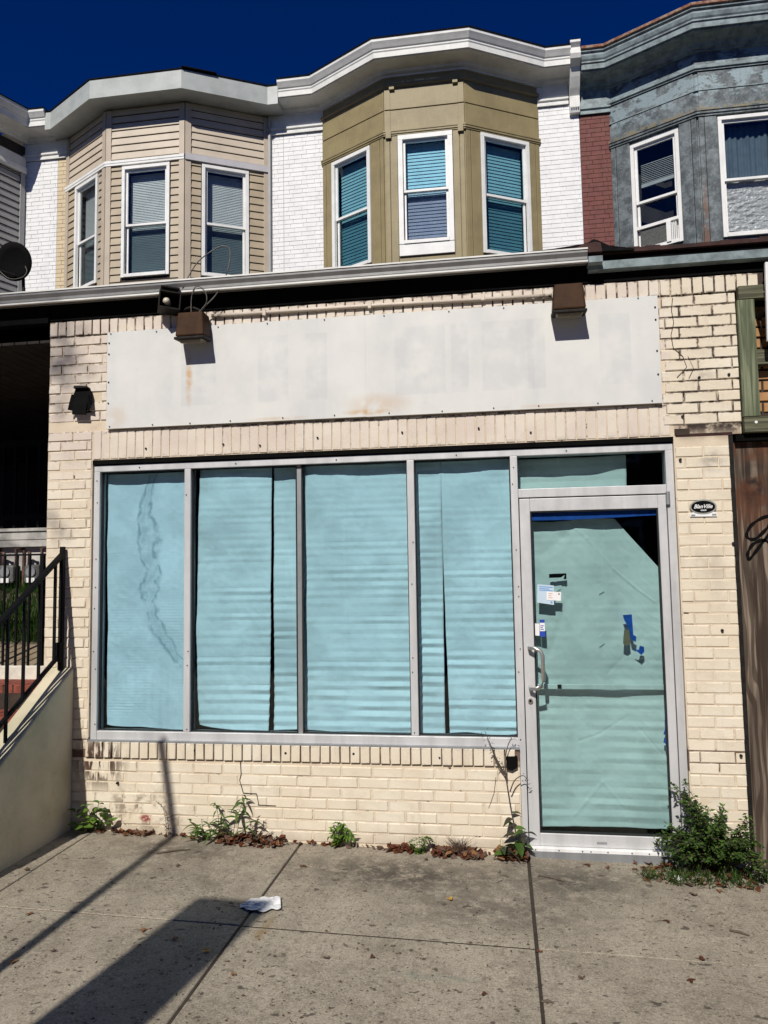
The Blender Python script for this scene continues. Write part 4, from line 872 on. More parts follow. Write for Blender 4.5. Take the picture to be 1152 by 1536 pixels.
sweep([(-9.3, 5.33), (-7.92, 5.33), (-7.62, 5.99), (-7.105, 6)], [(o_, z-.02) for o_, z in CORN]).obj('cornice', M['whitetrim_old'], GR)
sweep([(-9.3, 5.33), (-7.92, 5.33), (-7.62, 5.99), (-7.105, 6)], [(-.02, 9.196), (.395, 9.181), (.415, 9.17), (.42, 9.185), (.39, 9.202), (-.02, 9.22)]).obj('roof_edge', M['roofing'], GR)
brick_panel(-7.70, -7.08, 5.5, 8.55, 'white_brick', 'white_mortar', GR); flat_frieze(GR, -7.70, -7.09, 'whitetrim_old')

# satellite dish on the porch roof
DI = thing('satellite_dish', 'black satellite dish on a short mast standing on the porch roof', 'satellite dish', (-6.49, 4.32, 5.0))
Mx = rot((-6.565, 4.22, 6.045), rz=R(14), rx=R(100))
m = MB(); vs = [(0, 0, -.035)]; fs = []; n = 28
for r_, k in ((.08, 1), (.16, 2), (.235, 3)):
    for i in range(n): t = 2*math.pi*i/n; vs.append((r_*math.cos(t), r_*1.12*math.sin(t), -.035+.035*(r_/.235)**2))
fs += [(0, 1+i, 1+(i+1) % n) for i in range(n)]
for k in range(2): fs += [(1+k*n+i, 1+(k+1)*n+i, 1+(k+1)*n+(i+1) % n, 1+k*n+(i+1) % n) for i in range(n)]
m.add(vs, fs); do = m.obj('dish', M['ink'], DI, Mx, smooth=True); md = do.modifiers.new('thickness', 'SOLIDIFY'); md.thickness = .008
MB().tube([(-6.53, 4.34, 5.98), (-6.52, 4.36, 5.85), (-6.49, 4.36, 5.3), (-6.49, 4.36, 3.75)], .022, 10).obj('mast', M['dark_metal'], DI, smooth=True)
MB().bar((-6.56, 4.24, 5.86), (-6.82, 4.0, 5.92), .02).obj('feed_arm', M['dark_metal'], DI)
MB().tube(spline([(-6.72, 4.1, 5.90), (-6.55, 4.1, 5.76), (-6.40, 4.15, 5.78), (-6.36, 4.2, 5.88), (-6.42, 4.25, 5.98)]), .005, 6).obj('lead', M['cable'], DI, smooth=True)

# ---------------------------------------------------------------- left neighbour: porch, steps, railings
PO = thing('porch', 'deep shaded porch with grey deck boards left of the storefront', 'porch', (-5.2, 3, 1.0))
MB().box(-11, -3.286, -.028, 5.9, 3.70, 3.765).obj('porch_roof', M['roofing'], PO)
MB().box(-11, -3.286, -.026, .05, 3.56, 3.699).obj('porch_beam', M['black'], PO)
x = -7.6
while x < -3.3:
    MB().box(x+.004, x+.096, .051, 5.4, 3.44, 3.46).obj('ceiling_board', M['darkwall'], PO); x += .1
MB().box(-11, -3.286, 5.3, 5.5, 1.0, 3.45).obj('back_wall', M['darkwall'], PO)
MB().box(-11, -3.30, 1.36, 5.3, 2.10, 2.17).obj('deck', M['porchwood'], PO)
MB().box(-11, -3.30, 1.335, 1.358, 2.165, 2.192).obj('deck_nosing', M['porchwood'], PO)
MB().box(-11, -3.30, 1.34, 1.36, 2.09, 2.150).obj('fascia_board', M['porchwood'], PO); MB().box(-11, -3.30, 1.342, 1.362, 2.025, 2.084).obj('fascia_board', M['porchwood'], PO)
MB().box(-11, -3.30, 1.40, 1.55, .8, 2.10).obj('foundation_wall', M['whitewash'], PO)
rl = MB().box(-8, -3.32, 1.40, 1.44, 2.95, 3.0).box(-8, -3.32, 1.405, 1.435, 2.28, 2.32).obj('railing', M['iron'], PO)
x = -7.4
while x < -3.35: MB().bar((x, 1.42, 2.19), (x, 1.42, 2.96), .022).obj('baluster', M['iron'], rl); x += .12
for i, x in enumerate((-4.70, -4.47, -4.22)):
    t = thing('gas_meter', ('grey gas meter under the porch deck, farthest from the brick pier', 'grey gas meter under the porch deck, middle one of three', 'grey gas meter under the porch deck, next to the brick pier')[i], 'gas meter', (x, 1.3, 1.68), 'gas meters under the porch')
    m = MB().box(x-.075, x+.075, 1.24, 1.36, 1.70, 1.86); m.obj('meter_body', M['meter'], t, bevel=.02)
    MB().disc((x, 1.80), .045, .045, 1.225, 1.24, 16).obj('dial', M['alu_dark'], t)
    MB().box(x-.04, x+.04, 1.228, 1.239, 1.705, 1.745).obj('index_plate', M['cardwhite'], t)
    MB().tube([(x-.06, 1.30, 1.85), (x-.06, 1.30, 1.97), (x-.11, 1.30, 1.99), (x-.12, 1.30, 1.2)], .016, 8).obj('pipe', M['meter_pipe'], t, smooth=True)
    MB().tube([(x+.06, 1.30, 1.85), (x+.06, 1.30, 2.0), (x+.06, 1.40, 2.0)], .016, 8).obj('pipe', M['meter_pipe'], t, smooth=True)
# yard
m = MB(); prof = [(1.40, 1.72), (1.22, 1.60), (.98, 1.24), (.92, 1.20), (.92, .5), (1.40, .5)]
struct(m.prism(prof, 'x', -11, -3.29).obj('yard_bank', M['earth']))
struct(MB().prism([(.92, 1.195), (.45, 1.075), (.45, .4), (.92, .4)], 'x', -11, -3.29).obj('yard_path', M['sandy']))
struct(MB().box(-6, -3.225, .375, .449, .5, 1.085).obj('white_kerb', M['kerbwhite'], bevel=.008))
m = MB(); rs = random.Random(4)
for i in range(11000):
    x = rs.uniform(-6.3, -3.33); t = rs.random(); y = .93+t*.46; z = 1.20+(1.70-1.20)*min(1, max(0, (y-.93)/.42))
    h = rs.uniform(.06, .17); a = rs.uniform(0, 6.28); l = rs.uniform(.01, .06); w_ = .005
    dx, dy = math.cos(a), math.sin(a)
    m.add([(x-dy*w_, y+dx*w_, z), (x+dy*w_, y-dx*w_, z), (x+dx*l, y+dy*l-.02, z+h)], [(0, 1, 2)])
o = m.obj('grass', M['grass'], kind='stuff'); tag(o, 'sunlit grass on the bank below the porch', 'grass')
SP = thing('front_steps', 'red brick steps rising beside the cream stucco wall', 'steps', (-3.9, -.4, 0))
RB = brickmesh('step_brick', .064, .12, .06, .004, .0015, 'redbrick'); RT = brickmesh('tread_brick', .064, .22, .05, .004, .0015, 'redbrick')
y, z = .372, .99
for s in range(6):
    MB().box(-4.9, -3.224, y-.28, y+.02, -.3, z-.012).obj('step_core', M['dark_mortar'], SP)
    x = -4.87
    while x < -3.25:
        link('step_brick', random.choice(RB), SP, rot((x, y-.222, z-.032), sc=(1, 1, 1))); link('tread_brick', random.choice(RT), SP, rot((x, y-.045, z-.027))); x += .074
    y -= .28; z -= .17
# stucco cheek wall
CW = MB().prism([(-.004, 1.128), (-1.62, .115), (-1.72, .06), (-1.72, -.1), (-.004, -.1)], 'x', -3.222, -3.05).obj('stair_wall', M['stucco'], None, bevel=.012)
tag(CW, 'cream stucco cheek wall sloping down beside the brick steps', 'wall')
HR = thing('handrail', 'black iron handrail with balusters on the sloping stucco wall', 'handrail', (-3.135, -.7, .7))
X = -3.135; top = lambda y_: 1.905+.655*(y_+.03); bot = lambda y_: 1.225+.575*(y_+.03); cw = lambda y_: 1.128+.627*y_
MB().bar((X, -.035, 1.11), (X, -.035, 1.955), .028).obj('post', M['iron'], HR)
MB().bar((X, -.03, top(-.03)), (X, -1.6, top(-1.6)), .034, .026).obj('top_rail', M['iron'], HR)
MB().bar((X, -.05, bot(-.05)), (X, -1.6, bot(-1.6)), .022).obj('bottom_rail', M['iron'], HR)
MB().bar((X+.001, -.06, 1.17), (X+.001, -.06, 1.30), .03).obj('stub', M['iron'], HR)
for y in (-.115, -.285, -.445, -.605, -.765, -.925, -1.085, -1.245, -1.405, -1.55):
    lo = bot(y) if abs(y+.605) > .01 and y > -1.5 else cw(y)-.02
    MB().bar((X, y, lo), (X, y, top(y)), .016).obj('baluster', M['iron'], HR)
FE = thing('yard_fence', 'low black iron fence on the white kerb in front of the porch', 'fence', (-4.2, .42, 1.08))
MB().bar((-6, .415, 1.92), (-3.30, .415, 1.92), .022, .014).obj('top_rail', M['iron'], FE)
for i in range(14):
    x = -3.47-i*.105; MB().bar((x, .415, 1.06), (x, .415, 1.92), .030 if i % 4 == 1 else .014).obj('fence_bar' if i % 4 != 1 else 'fence_post', M['iron'], FE)

# ---------------------------------------------------------------- right neighbour, boarded up
NB = thing('boarded_storefront', 'boarded-up neighbouring shop with plywood and green timber over orange brick', 'building', (2.6, .3, 0))
MB().box(1.31, 4.4, .088, .2, 2.5, 3.49).obj('brick_backing', M['dark_mortar'], NB)
OB = brickmesh('orange_brick', BL-.014, .03, CH-.014, .003, .001, 'orange_brick')
bond(1.37, 2.3, 3.42, 2.66, NB, OB, .096, 'orange_brick')
MB().box(1.285, 4.4, .045, .068, -.12, 2.512).obj('plywood_sheet', M['plywood'], NB)
MB().box(1.278, 1.302, .0, .1, -.1, 2.55).obj('steel_jamb', M['dark_metal'], NB)
MB().box(1.28, 4.4, .07, .2, -.2, 2.56).obj('dark_reveal', M['black'], NB)
MB().box(1.371, 2.6, -.034, .02, 3.396, 3.480).obj('timber_rail', M['greenwood_h'], NB, bevel=.003)
MB().box(1.363, 1.462, -.030, .03, 2.659, 3.393).obj('timber_post', M['greenwood'], NB, rot(), bevel=.003)
MB().box(1.364, 2.6, -.035, .02, 2.560, 2.655).obj('timber_rail', M['greenwood_h'], NB, bevel=.003)
MB().box(1.468, 2.6, .0, .06, 2.986, 3.080).obj('timber_rail', M['greenwood_h'], NB, bevel=.003)
MB().box(1.32, 2.6, .0, .06, 2.514, 2.553).obj('ledge', M['black'], NB)
MB().disc((1.43, 2.62), .009, .009, -.04, -.034, 10).disc((1.52, 3.43), .006, .006, -.04, -.034, 10).obj('bolts', M['cardwhite'], NB)
MB().box(.475, 6, -.03, 5.9, 3.736, 3.764).obj('roof', M['roofing'], NB)
sweep([(.472, -.004), (6, -.004)], [(0, 3.636), (.05, 3.640), (.06, 3.640), (.062, 3.688), (.05, 3.696), (0, 3.70)]).obj('fascia_board', M['blue_grey'], NB)
MB().box(.475, 6, -.008, .15, 3.575, 3.635).box(.475, 6, -.045, -.0, 3.7005, 3.733).obj('soffit', M['black'], NB)
m = MB(); x = .56; rs = random.Random(2); vt = []
while x < 4: vt.append(x); x += rs.uniform(.03, .1)
for a, b in zip(vt, vt[1:]): z = 3.762+rs.uniform(-.006, .006); m.box(a, b+.0005, -.070-rs.uniform(0, .006), -.0, 3.735, z)
m.obj('roof_edge', M['darkrust'], NB)
MB().prism([(.40, 3.76), (.40, 3.775), (.44, 3.79), (.515, 3.80), (.545, 3.79), (.553, 3.735), (.46, 3.735)], 'y', -.115, .0).obj('flashing', M['darkrust'], NB)
MB().prism([(0., 3.772), (.25, 3.782), (.46, 3.80), (.505, 3.825), (.53, 3.815), (.60, 3.775), (.75, 3.745), (.75, 3.735), (0., 3.768)], 'y', -.10, .25).obj('roof_felt', M['roofing'], NB)
MB().box(.466, .552, -.128, -.02, 3.664, 3.703).obj('gutter_end', M['blue_grey'], NB)
Mx = rot((1.497, -.10, 3.10), ry=R(1.5)); o = MB().box(0, 1.2, -.012, .012, 0, .49).obj('shop_sign', M['white_metal'], None, Mx, bevel=.002); tag(o, 'white sign panel edge mounted over the boarded shop', 'sign')
MB().bar((1.51, -.09, 3.3), (1.51, .1, 3.3), .02).obj('sign_bracket', M['dark_metal'], o)
def stroke(pts, w_, y, par):
    P = spline(pts, 10); m = MB(); vs = []; fs = []
    for i, p in enumerate(P):
        d = (P[min(i+1, len(P)-1)]-P[max(0, i-1)]).normalized(); nrm = Vector((-d.z, 0, d.x)); ww = w_*(.7+.5*abs(math.sin(i*.37)))
        vs += [p+nrm*ww/2, p-nrm*ww/2]
    fs = [(2*i, 2*i+1, 2*i+3, 2*i+2) for i in range(len(P)-1)]
    m.add([(v[0], y, v[2]) for v in vs], fs); o = m.obj('graffiti_stroke', M['ink'], par); md = o.modifiers.new('thickness', 'SOLIDIFY'); md.thickness = .0006; return o
stroke([(1.62, 0, 2.03), (1.50, 0, 2.05), (1.40, 0, 2.0), (1.365, 0, 1.93), (1.41, 0, 1.91), (1.48, 0, 1.97), (1.52, 0, 2.03)], .018, .0435, NB)
stroke([(1.53, 0, 1.98), (1.44, 0, 1.87), (1.375, 0, 1.79), (1.365, 0, 1.82), (1.40, 0, 1.88), (1.47, 0, 1.90), (1.55, 0, 1.84), (1.6, 0, 1.9)], .018, .0430, NB)

# ---------------------------------------------------------------- plants
def leafmesh(name, L, W, fold, droop, mat, n=5, tip=1.6):
    vs = []; fs = []
    for i in range(n+1):
        t = i/n; w_ = W*math.sin(math.pi*min(1, t**.75))**.8*(1-.25*t) if 0 < i < n else 0
        z_ = -droop*L*t*t; vs += [(-w_/2, L*t, z_+fold*w_), (0, L*t, z_), (w_/2, L*t, z_+fold*w_)]
    for i in range(n):
        a = 3*i; fs += [(a, a+1, a+4, a+3), (a+1, a+2, a+5, a+4)]
    me = bpy.data.meshes.new(name); me.from_pydata(vs, [], fs); me.materials.append(M[mat]); me.polygons.foreach_set('use_smooth', [True]*len(fs)); return me
def leafm(p, az, el, s=1, roll=0): return Matrix.Translation(p) @ Matrix.Rotation(az, 4, 'Z') @ Matrix.Rotation(el, 4, 'X') @ Matrix.Rotation(roll, 4, 'Y') @ Matrix.Diagonal((s, s, s, 1))
def weed(name, label, base, stems, lm, leaf_s=1, seed=0, stemr=.003, stemmat='stem', group=None):
    rs = random.Random(seed); t = thing(name, label, 'plant', base, group); B = Vector(base)
    for pts, nl, s0, s1 in stems:
        P = spline([B+Vector(p) for p in pts], 6); n = len(P); MB().tube(P, [stemr*(1-.65*i/n) for i in range(n)], 5).obj('stem', M[stemmat], t, smooth=True)
        for k in range(nl):
            f = s0+(s1-s0)*(k+.5)/nl; p = P[min(n-1, int(f*(n-1)))]
            az = k*2.4+rs.uniform(-.4, .4); 
            link('leaf', rs.choice(lm), t, leafm(p, az, rs.uniform(-.35, .65), leaf_s*rs.uniform(.65, 1.15)*(1.1-.35*f), rs.uniform(-.4, .4)))
    return t
LV = [leafmesh('leaf', .105, .024, .25, .35, 'leaf'), leafmesh('leaf', .095, .028, .3, .6, 'leaf')]
LB = [leafmesh('leaf', .075, .065, .12, .25, 'leaf_bright'), leafmesh('leaf', .07, .06, .2, .35, 'leaf')]
LS = [leafmesh('leaf', .045, .022, .25, .5, 'leaf_bright'), leafmesh('leaf', .05, .026, .2, .7, 'leaf_bright')]
LW = [leafmesh('leaf', .085, .045, .2, .6, 'leaf_dull'), leafmesh('leaf', .075, .05, .25, .4, 'leaf')]
LT = [leafmesh('leaf', .02, .008, .2, .2, 'leaf_dull')]
LR = [leafmesh('leaf', .024, .016, .2, .3, 'leaf_bright'), leafmesh('leaf', .022, .014, .2, .3, 'leaf')]
rs = random.Random(11)
weed('broadleaf_weed', 'broad-leaved green weed in the corner by the stucco wall', (-2.86, -.05, .035), [([(0, 0, 0), (dx*.5, dy*.4, h*.7), (dx, dy, h)], 7, .25, 1) for dx, dy, h in ((-.13, -.02, .15), (.10, -.03, .17), (.02, -.07, .12), (-.05, -.04, .20), (.15, -.02, .10), (.06, -.05, .22), (-.1, -.06, .08))], LB, .95, 1)
weed('thin_sprig', 'thin dry sprig standing by the pole shadow', (-2.36, -.03, .03), [([(0, 0, 0), (-.005, 0, .1), (-.03, 0, .19), (-.075, 0, .225)], 26, .15, 1), ([(0, 0, 0), (.01, -.01, .05), (-.02, -.02, .09)], 6, .2, 1)], LT, 1, 2, .002)
weed('willow_weed', 'two tall weeds with long narrow leaves, nearer the pole shadow', (-2.07, -.06, .025), [([(0, 0, 0), (-.05, -.02, .07), (-.10, -.03, .13)], 9, .3, 1), ([(0, 0, 0), (-.01, -.03, .07), (-.02, -.04, .15)], 9, .3, 1), ([(.02, 0, 0), (.08, 0, .12), (.055, 0, .25)], 13, .3, 1), ([(0, 0, 0), (.06, -.04, .05), (.10, -.05, .09)], 7, .3, 1), ([(0, 0, 0), (-.06, -.05, .04), (-.08, -.07, .07)], 6, .3, 1)], LV, .95, 3)
weed('willow_weed', 'tallest narrow-leaved weed leaning beside withered brown stems', (-1.90, -.045, .022), [([(0, 0, 0), (.02, 0, .13), (.06, -.01, .22), (.075, -.01, .305)], 14, .35, 1), ([(.03, 0, 0), (-.03, -.03, .08), (-.05, -.04, .14)], 9, .2, 1), ([(0, 0, 0), (.10, -.03, .09), (.15, -.03, .15)], 8, .3, 1)], LV, 1.0, 4)
weed('withered_weed', 'withered brown-green weed clump over red leaf litter', (-1.74, -.05, .02), [([(0, 0, 0), (dx*.5, -.02, h*.7), (dx, -.03, h)], 16, .1, 1) for dx, h in ((-.1, .1), (-.04, .16), (.03, .18), (.08, .11), (.13, .08), (.0, .09), (.17, .05))], [leafmesh('leaf', .026, .014, .2, .4, 'dry_grey'), leafmesh('leaf', .024, .013, .2, .4, 'dry_grey')], 1, 5, .002, 'stem')
weed('leafy_sprout', 'bright green drooping sprout at the wall foot mid-way along', (-1.19, -.04, .012), [([(0, 0, 0), (dx*.6, -.02, h), (dx, -.03, h*.8)], 14, .15, 1) for dx, h in ((-.05, .13), (-.01, .15), (.03, .14), (.07, .12), (.10, .08), (-.06, .08), (.04, .08))], LS, 1, 6, .0025)
weed('round_sprout', 'small rounded bright green plant between dry grass and the drooping sprout', (-.67, -.05, .0), [([(0, 0, 0), (math.cos(a)*.05, -abs(math.sin(a))*.04, .06+.04*math.sin(a*2)), (math.cos(a)*.085, -abs(math.sin(a))*.07, .05+.075*abs(math.sin(a)))], 16, .1, 1) for a in [i*.24 for i in range(1, 13)]], LR, 1.0, 7, .0015)
t = thing('dry_grass_tuft', 'tuft of dry brown grass at the wall foot', 'plant', (-.44, -.05, -.005)); m = MB()
for i in range(110):
    a = rs.uniform(0, 6.28); s = rs.uniform(.02, .10); h = rs.uniform(.05, .125); b = Vector((-.44+rs.uniform(-.03, .03), -.05+rs.uniform(-.015, .015), -.008))
    m.tube([b, b+Vector((math.cos(a)*s*.4, -abs(math.sin(a))*s*.3, h*.6)), b+Vector((math.cos(a)*s, -abs(math.sin(a))*s*.7, h))], [.0018, .0014, .0005], 3, False)
m.obj('blades', M['dry_grey'], t, kind='stuff')
weed('tall_weed', 'tall spindly weed with toothed leaves against the door jamb', (-.085, -.045, -.012), [([(0, 0, 0), (0, -.01, .12), (-.03, -.01, .30), (-.055, -.01, .48), (-.075, 0, .58)], 11, .05, .5), ([(-.06, -.01, .50), (-.11, -.01, .60), (-.15, -.01, .70), (-.175, 0, .76)], 0, 0, 1), ([(-.055, -.01, .48), (-.05, -.015, .62), (-.02, -.02, .71), (.02, -.02, .72)], 0, 0, 1), ([(-.03, -.01, .4), (.0, -.02, .47), (.05, -.02, .5), (.08, -.02, .47)], 0, 0, 1), ([(-.05, -.01, .5), (-.1, -.01, .56), (-.13, 0, .63)], 0, 0, 1), ([(0, 0, 0), (.04, -.03, .09), (.05, -.04, .18)], 7, .3, 1), ([(0, 0, 0), (-.05, -.04, .04), (-.09, -.05, .08)], 6, .4, 1)], LW, 1.25, 8, .0045)
tw = col.objects[-1].parent
for k in range(34):
    q = rs.choice([(-.175, .76), (-.15, .70), (-.11, .60), (-.13, .63), (-.02, .71), (.02, .72), (.08, .47), (.05, .5), (-.075, .58)])
    link('leaf', LT[0], tw, leafm((-.085+q[0]+rs.uniform(-.02, .02), -.055, -.012+q[1]+rs.uniform(-.04, .02)), rs.uniform(0, 6), rs.uniform(-.5, .9), rs.uniform(.6, 1.3)))
# big shrub by the door
SH = thing('shrub', 'dense dark green shrub spilling over the doorstep at the brick pier', 'shrub', (1.05, -.12, -.035))
st = MB(); fl = MB(); rs = random.Random(21)
tips = []
for i in range(140):
    u = rs.uniform(-1, 1); y = -.05-rs.random()**1.3*.30; hh = (.40-.17*abs(u)**1.2)*rs.uniform(.35, 1.0)*(1-.9*max(0, -y-.08))
    if -.95 < u < -.3 and rs.random() < .30: hh = rs.uniform(.30, .54)
    if u > .1 and rs.random() < .15: hh = rs.uniform(.25, .42)
    x = 1.04+u*.26 if hh < .3 else 1.02+u*.20
    if i % 6 == 0: x = rs.uniform(.72, .92); y = rs.uniform(-.2, -.06); hh = rs.uniform(.06, .22)
    base = Vector((1.05+rs.uniform(-.08, .08), -.06+rs.uniform(-.03, .03), -.04)); tip = Vector((x, y, -.03+max(.06, hh)))
    mid = (base+tip)/2+Vector((rs.uniform(-.03, .03), rs.uniform(-.03, .01), .06)); P = spline([base, mid, tip], 7); st.tube(P, [.003*(1-.7*k/len(P)) for k in range(len(P))], 4, False)
    for k, p in enumerate(P):
        f = k/len(P)
        if f < .22: continue
        for s in range(3 if f < .85 else 4):
            az = rs.uniform(0, 6.28); el = rs.uniform(-.5, .6); L = rs.uniform(.022, .042); W_ = L*.46
            q = leafm(p+Vector((rs.uniform(-.012, .012), rs.uniform(-.012, .012), rs.uniform(-.012, .012))), az, el, 1, rs.uniform(-.6, .6))
            fl.mi = rs.choice([0, 0, 1, 1, 2]); fl.add([q @ Vector(v) for v in ((0, 0, 0), (-W_/2, L*.45, .003), (0, L, -.002), (W_/2, L*.45, .003))], [(0, 1, 2, 3)])
st.obj('stems', M['stem'], SH, kind='stuff'); fl.obj('foliage', [M['leaf_dark'], M['leaf'], M['leaf_dull']], SH, kind='stuff')
gb = MB()
for i in range(300):
    x = .60+.72*rs.random()**.8; y = -.10-rs.random()*.22*(1 if x < 1.2 else .5); a = rs.uniform(0, 6.28); l = rs.uniform(.03, .12); h = rs.uniform(.01, .09); w_ = rs.uniform(.002, .004)
    if x < .75: y = max(y, -.24); h *= .7
    b = Vector((x, y, gz(x))); d = Vector((math.cos(a), math.sin(a)*.7-.3, 0)); pr = Vector((-d.y, d.x, 0)).normalized()*w_
    p1 = b+d*l*.5+Vector((0, 0, h)); p2 = b+d*l+Vector((0, 0, h*.55)); gb.add([b-pr, b+pr, p1+pr, p1-pr, p2], [(0, 1, 2, 3), (3, 2, 4)])
o = gb.obj('weedy_grass', M['leaf_dark'], kind='stuff'); tag(o, 'weedy grass blades at the foot of the shrub', 'grass')

# ---------------------------------------------------------------- litter
def dryleaf(name, s, mat, seed):
    rs = random.Random(seed); n = 12; vs = [(0, 0, .006*s/.05)]
    for i in range(n):
        a = 2*math.pi*i/n; r_ = s*(.5+.28*math.cos(3*a+seed)*(.5+.5*rs.random()))*(1.25 if i == 0 else 1); vs.append((r_*math.cos(a), r_*math.sin(a)*.72, abs(math.sin(a*1.5+seed))*s*.22+.002))
    me = bpy.data.meshes.new(name); me.from_pydata(vs, [], [(0, 1+i, 1+(i+1) % n) for i in range(n)]); me.materials.append(M[mat]); return me
DL = [dryleaf('dry_leaf', .04, k, i) for i, k in enumerate(('dry', 'dry_tan', 'dry', 'dry_yellow', 'dry_grey', 'dry'))]
spots = [(-1.34, -.39, 0), (-.45, -.70, 3), (-.76, -1.36, 2), (-.25, -1.58, 5), (-.96, -1.40, 4), (-2.55, -1.22, 1), (-2.91, -.70, 4), (-2.33, -1.66, 1), (-2.21, -1.54, 4), (-1.71, -1.34, 1), (-1.90, -1.29, 1), (-1.52, -1.43, 3), (-1.33, -1.60, 1), (-2.07, -.50, 4),
         (.44, -.12, 2), (.60, -.12, 5), (1.0, -.36, 1), (.64, -.78, 0), (.71, -1.14, 2), (.62, -1.34, 0), (.16, -1.39, 4), (-.01, -1.19, 2), (.85, -.43, 4), (.74, -.16, 0), (.80, -.20, 1), (-.63, -.16, 4), (.33, -.10, 0)]
names = ['reddish leaf close to the wall, beside the long joint', 'curled yellow leaf alone in the middle of a slab', 'reddish brown leaf below the faint rub mark', 'reddish brown leaf at the end of the green scrawl', 'dark withered leaf between the napkin and the scrawl', 'tan leaf between the two long shadows', 'dark withered leaf close to the stucco wall', 'large tan leaf beside the pole shadow', 'dark withered leaf between the pole shadow and the broad shadow', 'tan leaf inside the broad sign shadow',
         'tan leaf at the edge of the broad sign shadow', 'curled yellow leaf inside the broad sign shadow', 'tan leaf just past the broad sign shadow', 'small withered leaf near the thin twig beside the pole shadow', 'reddish leaf under the middle of the door threshold', 'reddish leaf under the threshold towards the shrub', 'tan leaf on the bare concrete in front of the shrub', 'small reddish leaf alone in front of the shrub', 'reddish leaf on the crosswise joint', 'small reddish leaf beyond the crosswise joint',
         'dark withered leaf beyond the crosswise joint', 'reddish leaf where the two joints cross', 'small dark leaf near the shrub grass', 'reddish leaf touching the paper scrap by the shrub', 'tan leaf touching the paper scrap by the shrub', 'withered leaf below the round green plant', 'reddish leaf under the threshold near the long joint']
for (x, y, k), lb in zip(spots, names):
    s_ = rnd(.65, 1.0); o = link('dry_leaf', DL[k], None, rot((x, y, gz(x)+.003), rz=rnd(0, 6.28), sc=(s_, s_, s_))); tag(o, lb, 'leaf', 'dry leaves on the sidewalk')
m = MB(); rs = random.Random(31)
def litter(x0, x1, n, yl, pile=.0):
    for i in range(n):
        x = rs.uniform(x0, x1); y = -.012-rs.random()**1.6*yl; s = rs.uniform(.010, .030); a = rs.uniform(0, 6.28); q = leafm((x, y, gz(x)+.004+rs.random()*pile), a, rs.uniform(-.5, .7), 1, rs.uniform(-.8, .8))
        m.mi = rs.choice([0, 0, 0, 1, 2, 2]); m.add([q @ Vector(v) for v in ((0, -s, 0), (s*.6, -.2*s, .3*s), (s*.45, .7*s, 0), (0, s*1.1, .2*s), (-s*.5, .6*s, 0), (-s*.6, -.3*s, .25*s))], [(0, 1, 2, 3), (0, 3, 4, 5)])
litter(-2.95, -.06, 110, .045, .01); litter(-2.0, -1.55, 170, .13, .035); litter(-.6, -.3, 170, .11, .03); litter(-.22, -.02, 130, .10, .04); litter(-.88, -.72, 70, .06, .03); litter(.6, 1.25, 120, .3, .01); litter(-2.75, -2.45, 50, .07, .015)
o = m.obj('leaf_litter', [M['dry'], M['dry_tan'], M['dry_grey']], kind='stuff'); tag(o, 'red-brown leaf litter along the foot of the wall', 'leaf litter')
m = MB()
for i in range(1500):
    x = rs.uniform(-3, 1.9); y = rs.uniform(-2.0, -.02); s = rs.uniform(.0015, .005)*(1.3 if y < -1 else 1); z = gz(x)
    a = rs.uniform(0, 3.1); dx, dy = math.cos(a)*s*rs.uniform(1, 2.2), math.sin(a)*s; m.add([(x-dx, y-dy, z+.001), (x+dy*.6, y-dx*.6, z+.0015), (x+dx, y+dy, z+.001), (x-dy*.6, y+dx*.6, z+.002+s*.4)], [(0, 1, 2, 3)])
o = m.obj('grit', M['dry_grey'], kind='stuff'); tag(o, 'dark grit and crumbs scattered over the sidewalk', 'grit')
sticks = [('twig lying by the door end of the wide joint', (.03, -.30), (.17, -.36)), ('thin dark twig lying near the pole shadow', (-2.28, -.34), (-2.10, -.24)), ('short dark twig lying out beyond the shrub', (.92, -.83), (1.0, -.87)), ('small dark stick caught in the long joint', (-.02, -1.60), (.03, -1.60))]
for lb, a, b in sticks:
    o = MB().tube([(a[0], a[1], gz(a[0])+.005), ((a[0]+b[0])/2, (a[1]+b[1])/2+.006, gz(a[0])+.007), (b[0], b[1], gz(b[0])+.005)], [.005, .006, .003], 6).obj('twig', M['stem']); tag(o, lb, 'twig')
m = MB(); nu, nv = 22, 14; vs = []
for j in range(nv+1):
    for i in range(nu+1):
        u, v = i/nu*2-1, j/nv*2-1; wd = .088*(1-.75*max(0, -u))**1.0*(1-.25*max(0, u)); x_ = u*.105; y_ = v*wd+.01*math.sin(u*9)*v
        vs.append((x_, y_, .007+abs(mnoise.noise(Vector((x_*14, y_*55, 2))))*.024*(1-.5*v*v)))
m.add(vs, [(j*(nu+1)+i, j*(nu+1)+i+1, (j+1)*(nu+1)+i+1, (j+1)*(nu+1)+i) for j in range(nv) for i in range(nu)])
o = m.obj('paper_scrap', M['trash'], None, rot((-1.425, -.93, gz(-1.42)+.001), rz=R(18))); md = o.modifiers.new('thickness', 'SOLIDIFY'); md.thickness = .001; tag(o, 'crumpled white paper napkin lying on the sidewalk joint', 'litter')
m = MB(); vs = []
for j in range(9):
    for i in range(9):
        u, v = i/8-.5, j/8-.5; vs.append((u*.05, v*.035, .006+abs(mnoise.noise(Vector((u*5, v*5, 8))))*.03))
m.add(vs, [(j*9+i, j*9+i+1, j*9+i+10, j*9+i+9) for j in range(8) for i in range(8)])
o = m.obj('paper_scrap', M['trash'], None, rot((.80, -.245, gz(.8)+.001), rz=.5)); md = o.modifiers.new('thickness', 'SOLIDIFY'); md.thickness = .001; tag(o, 'small white paper scrap beside the shrub', 'litter')

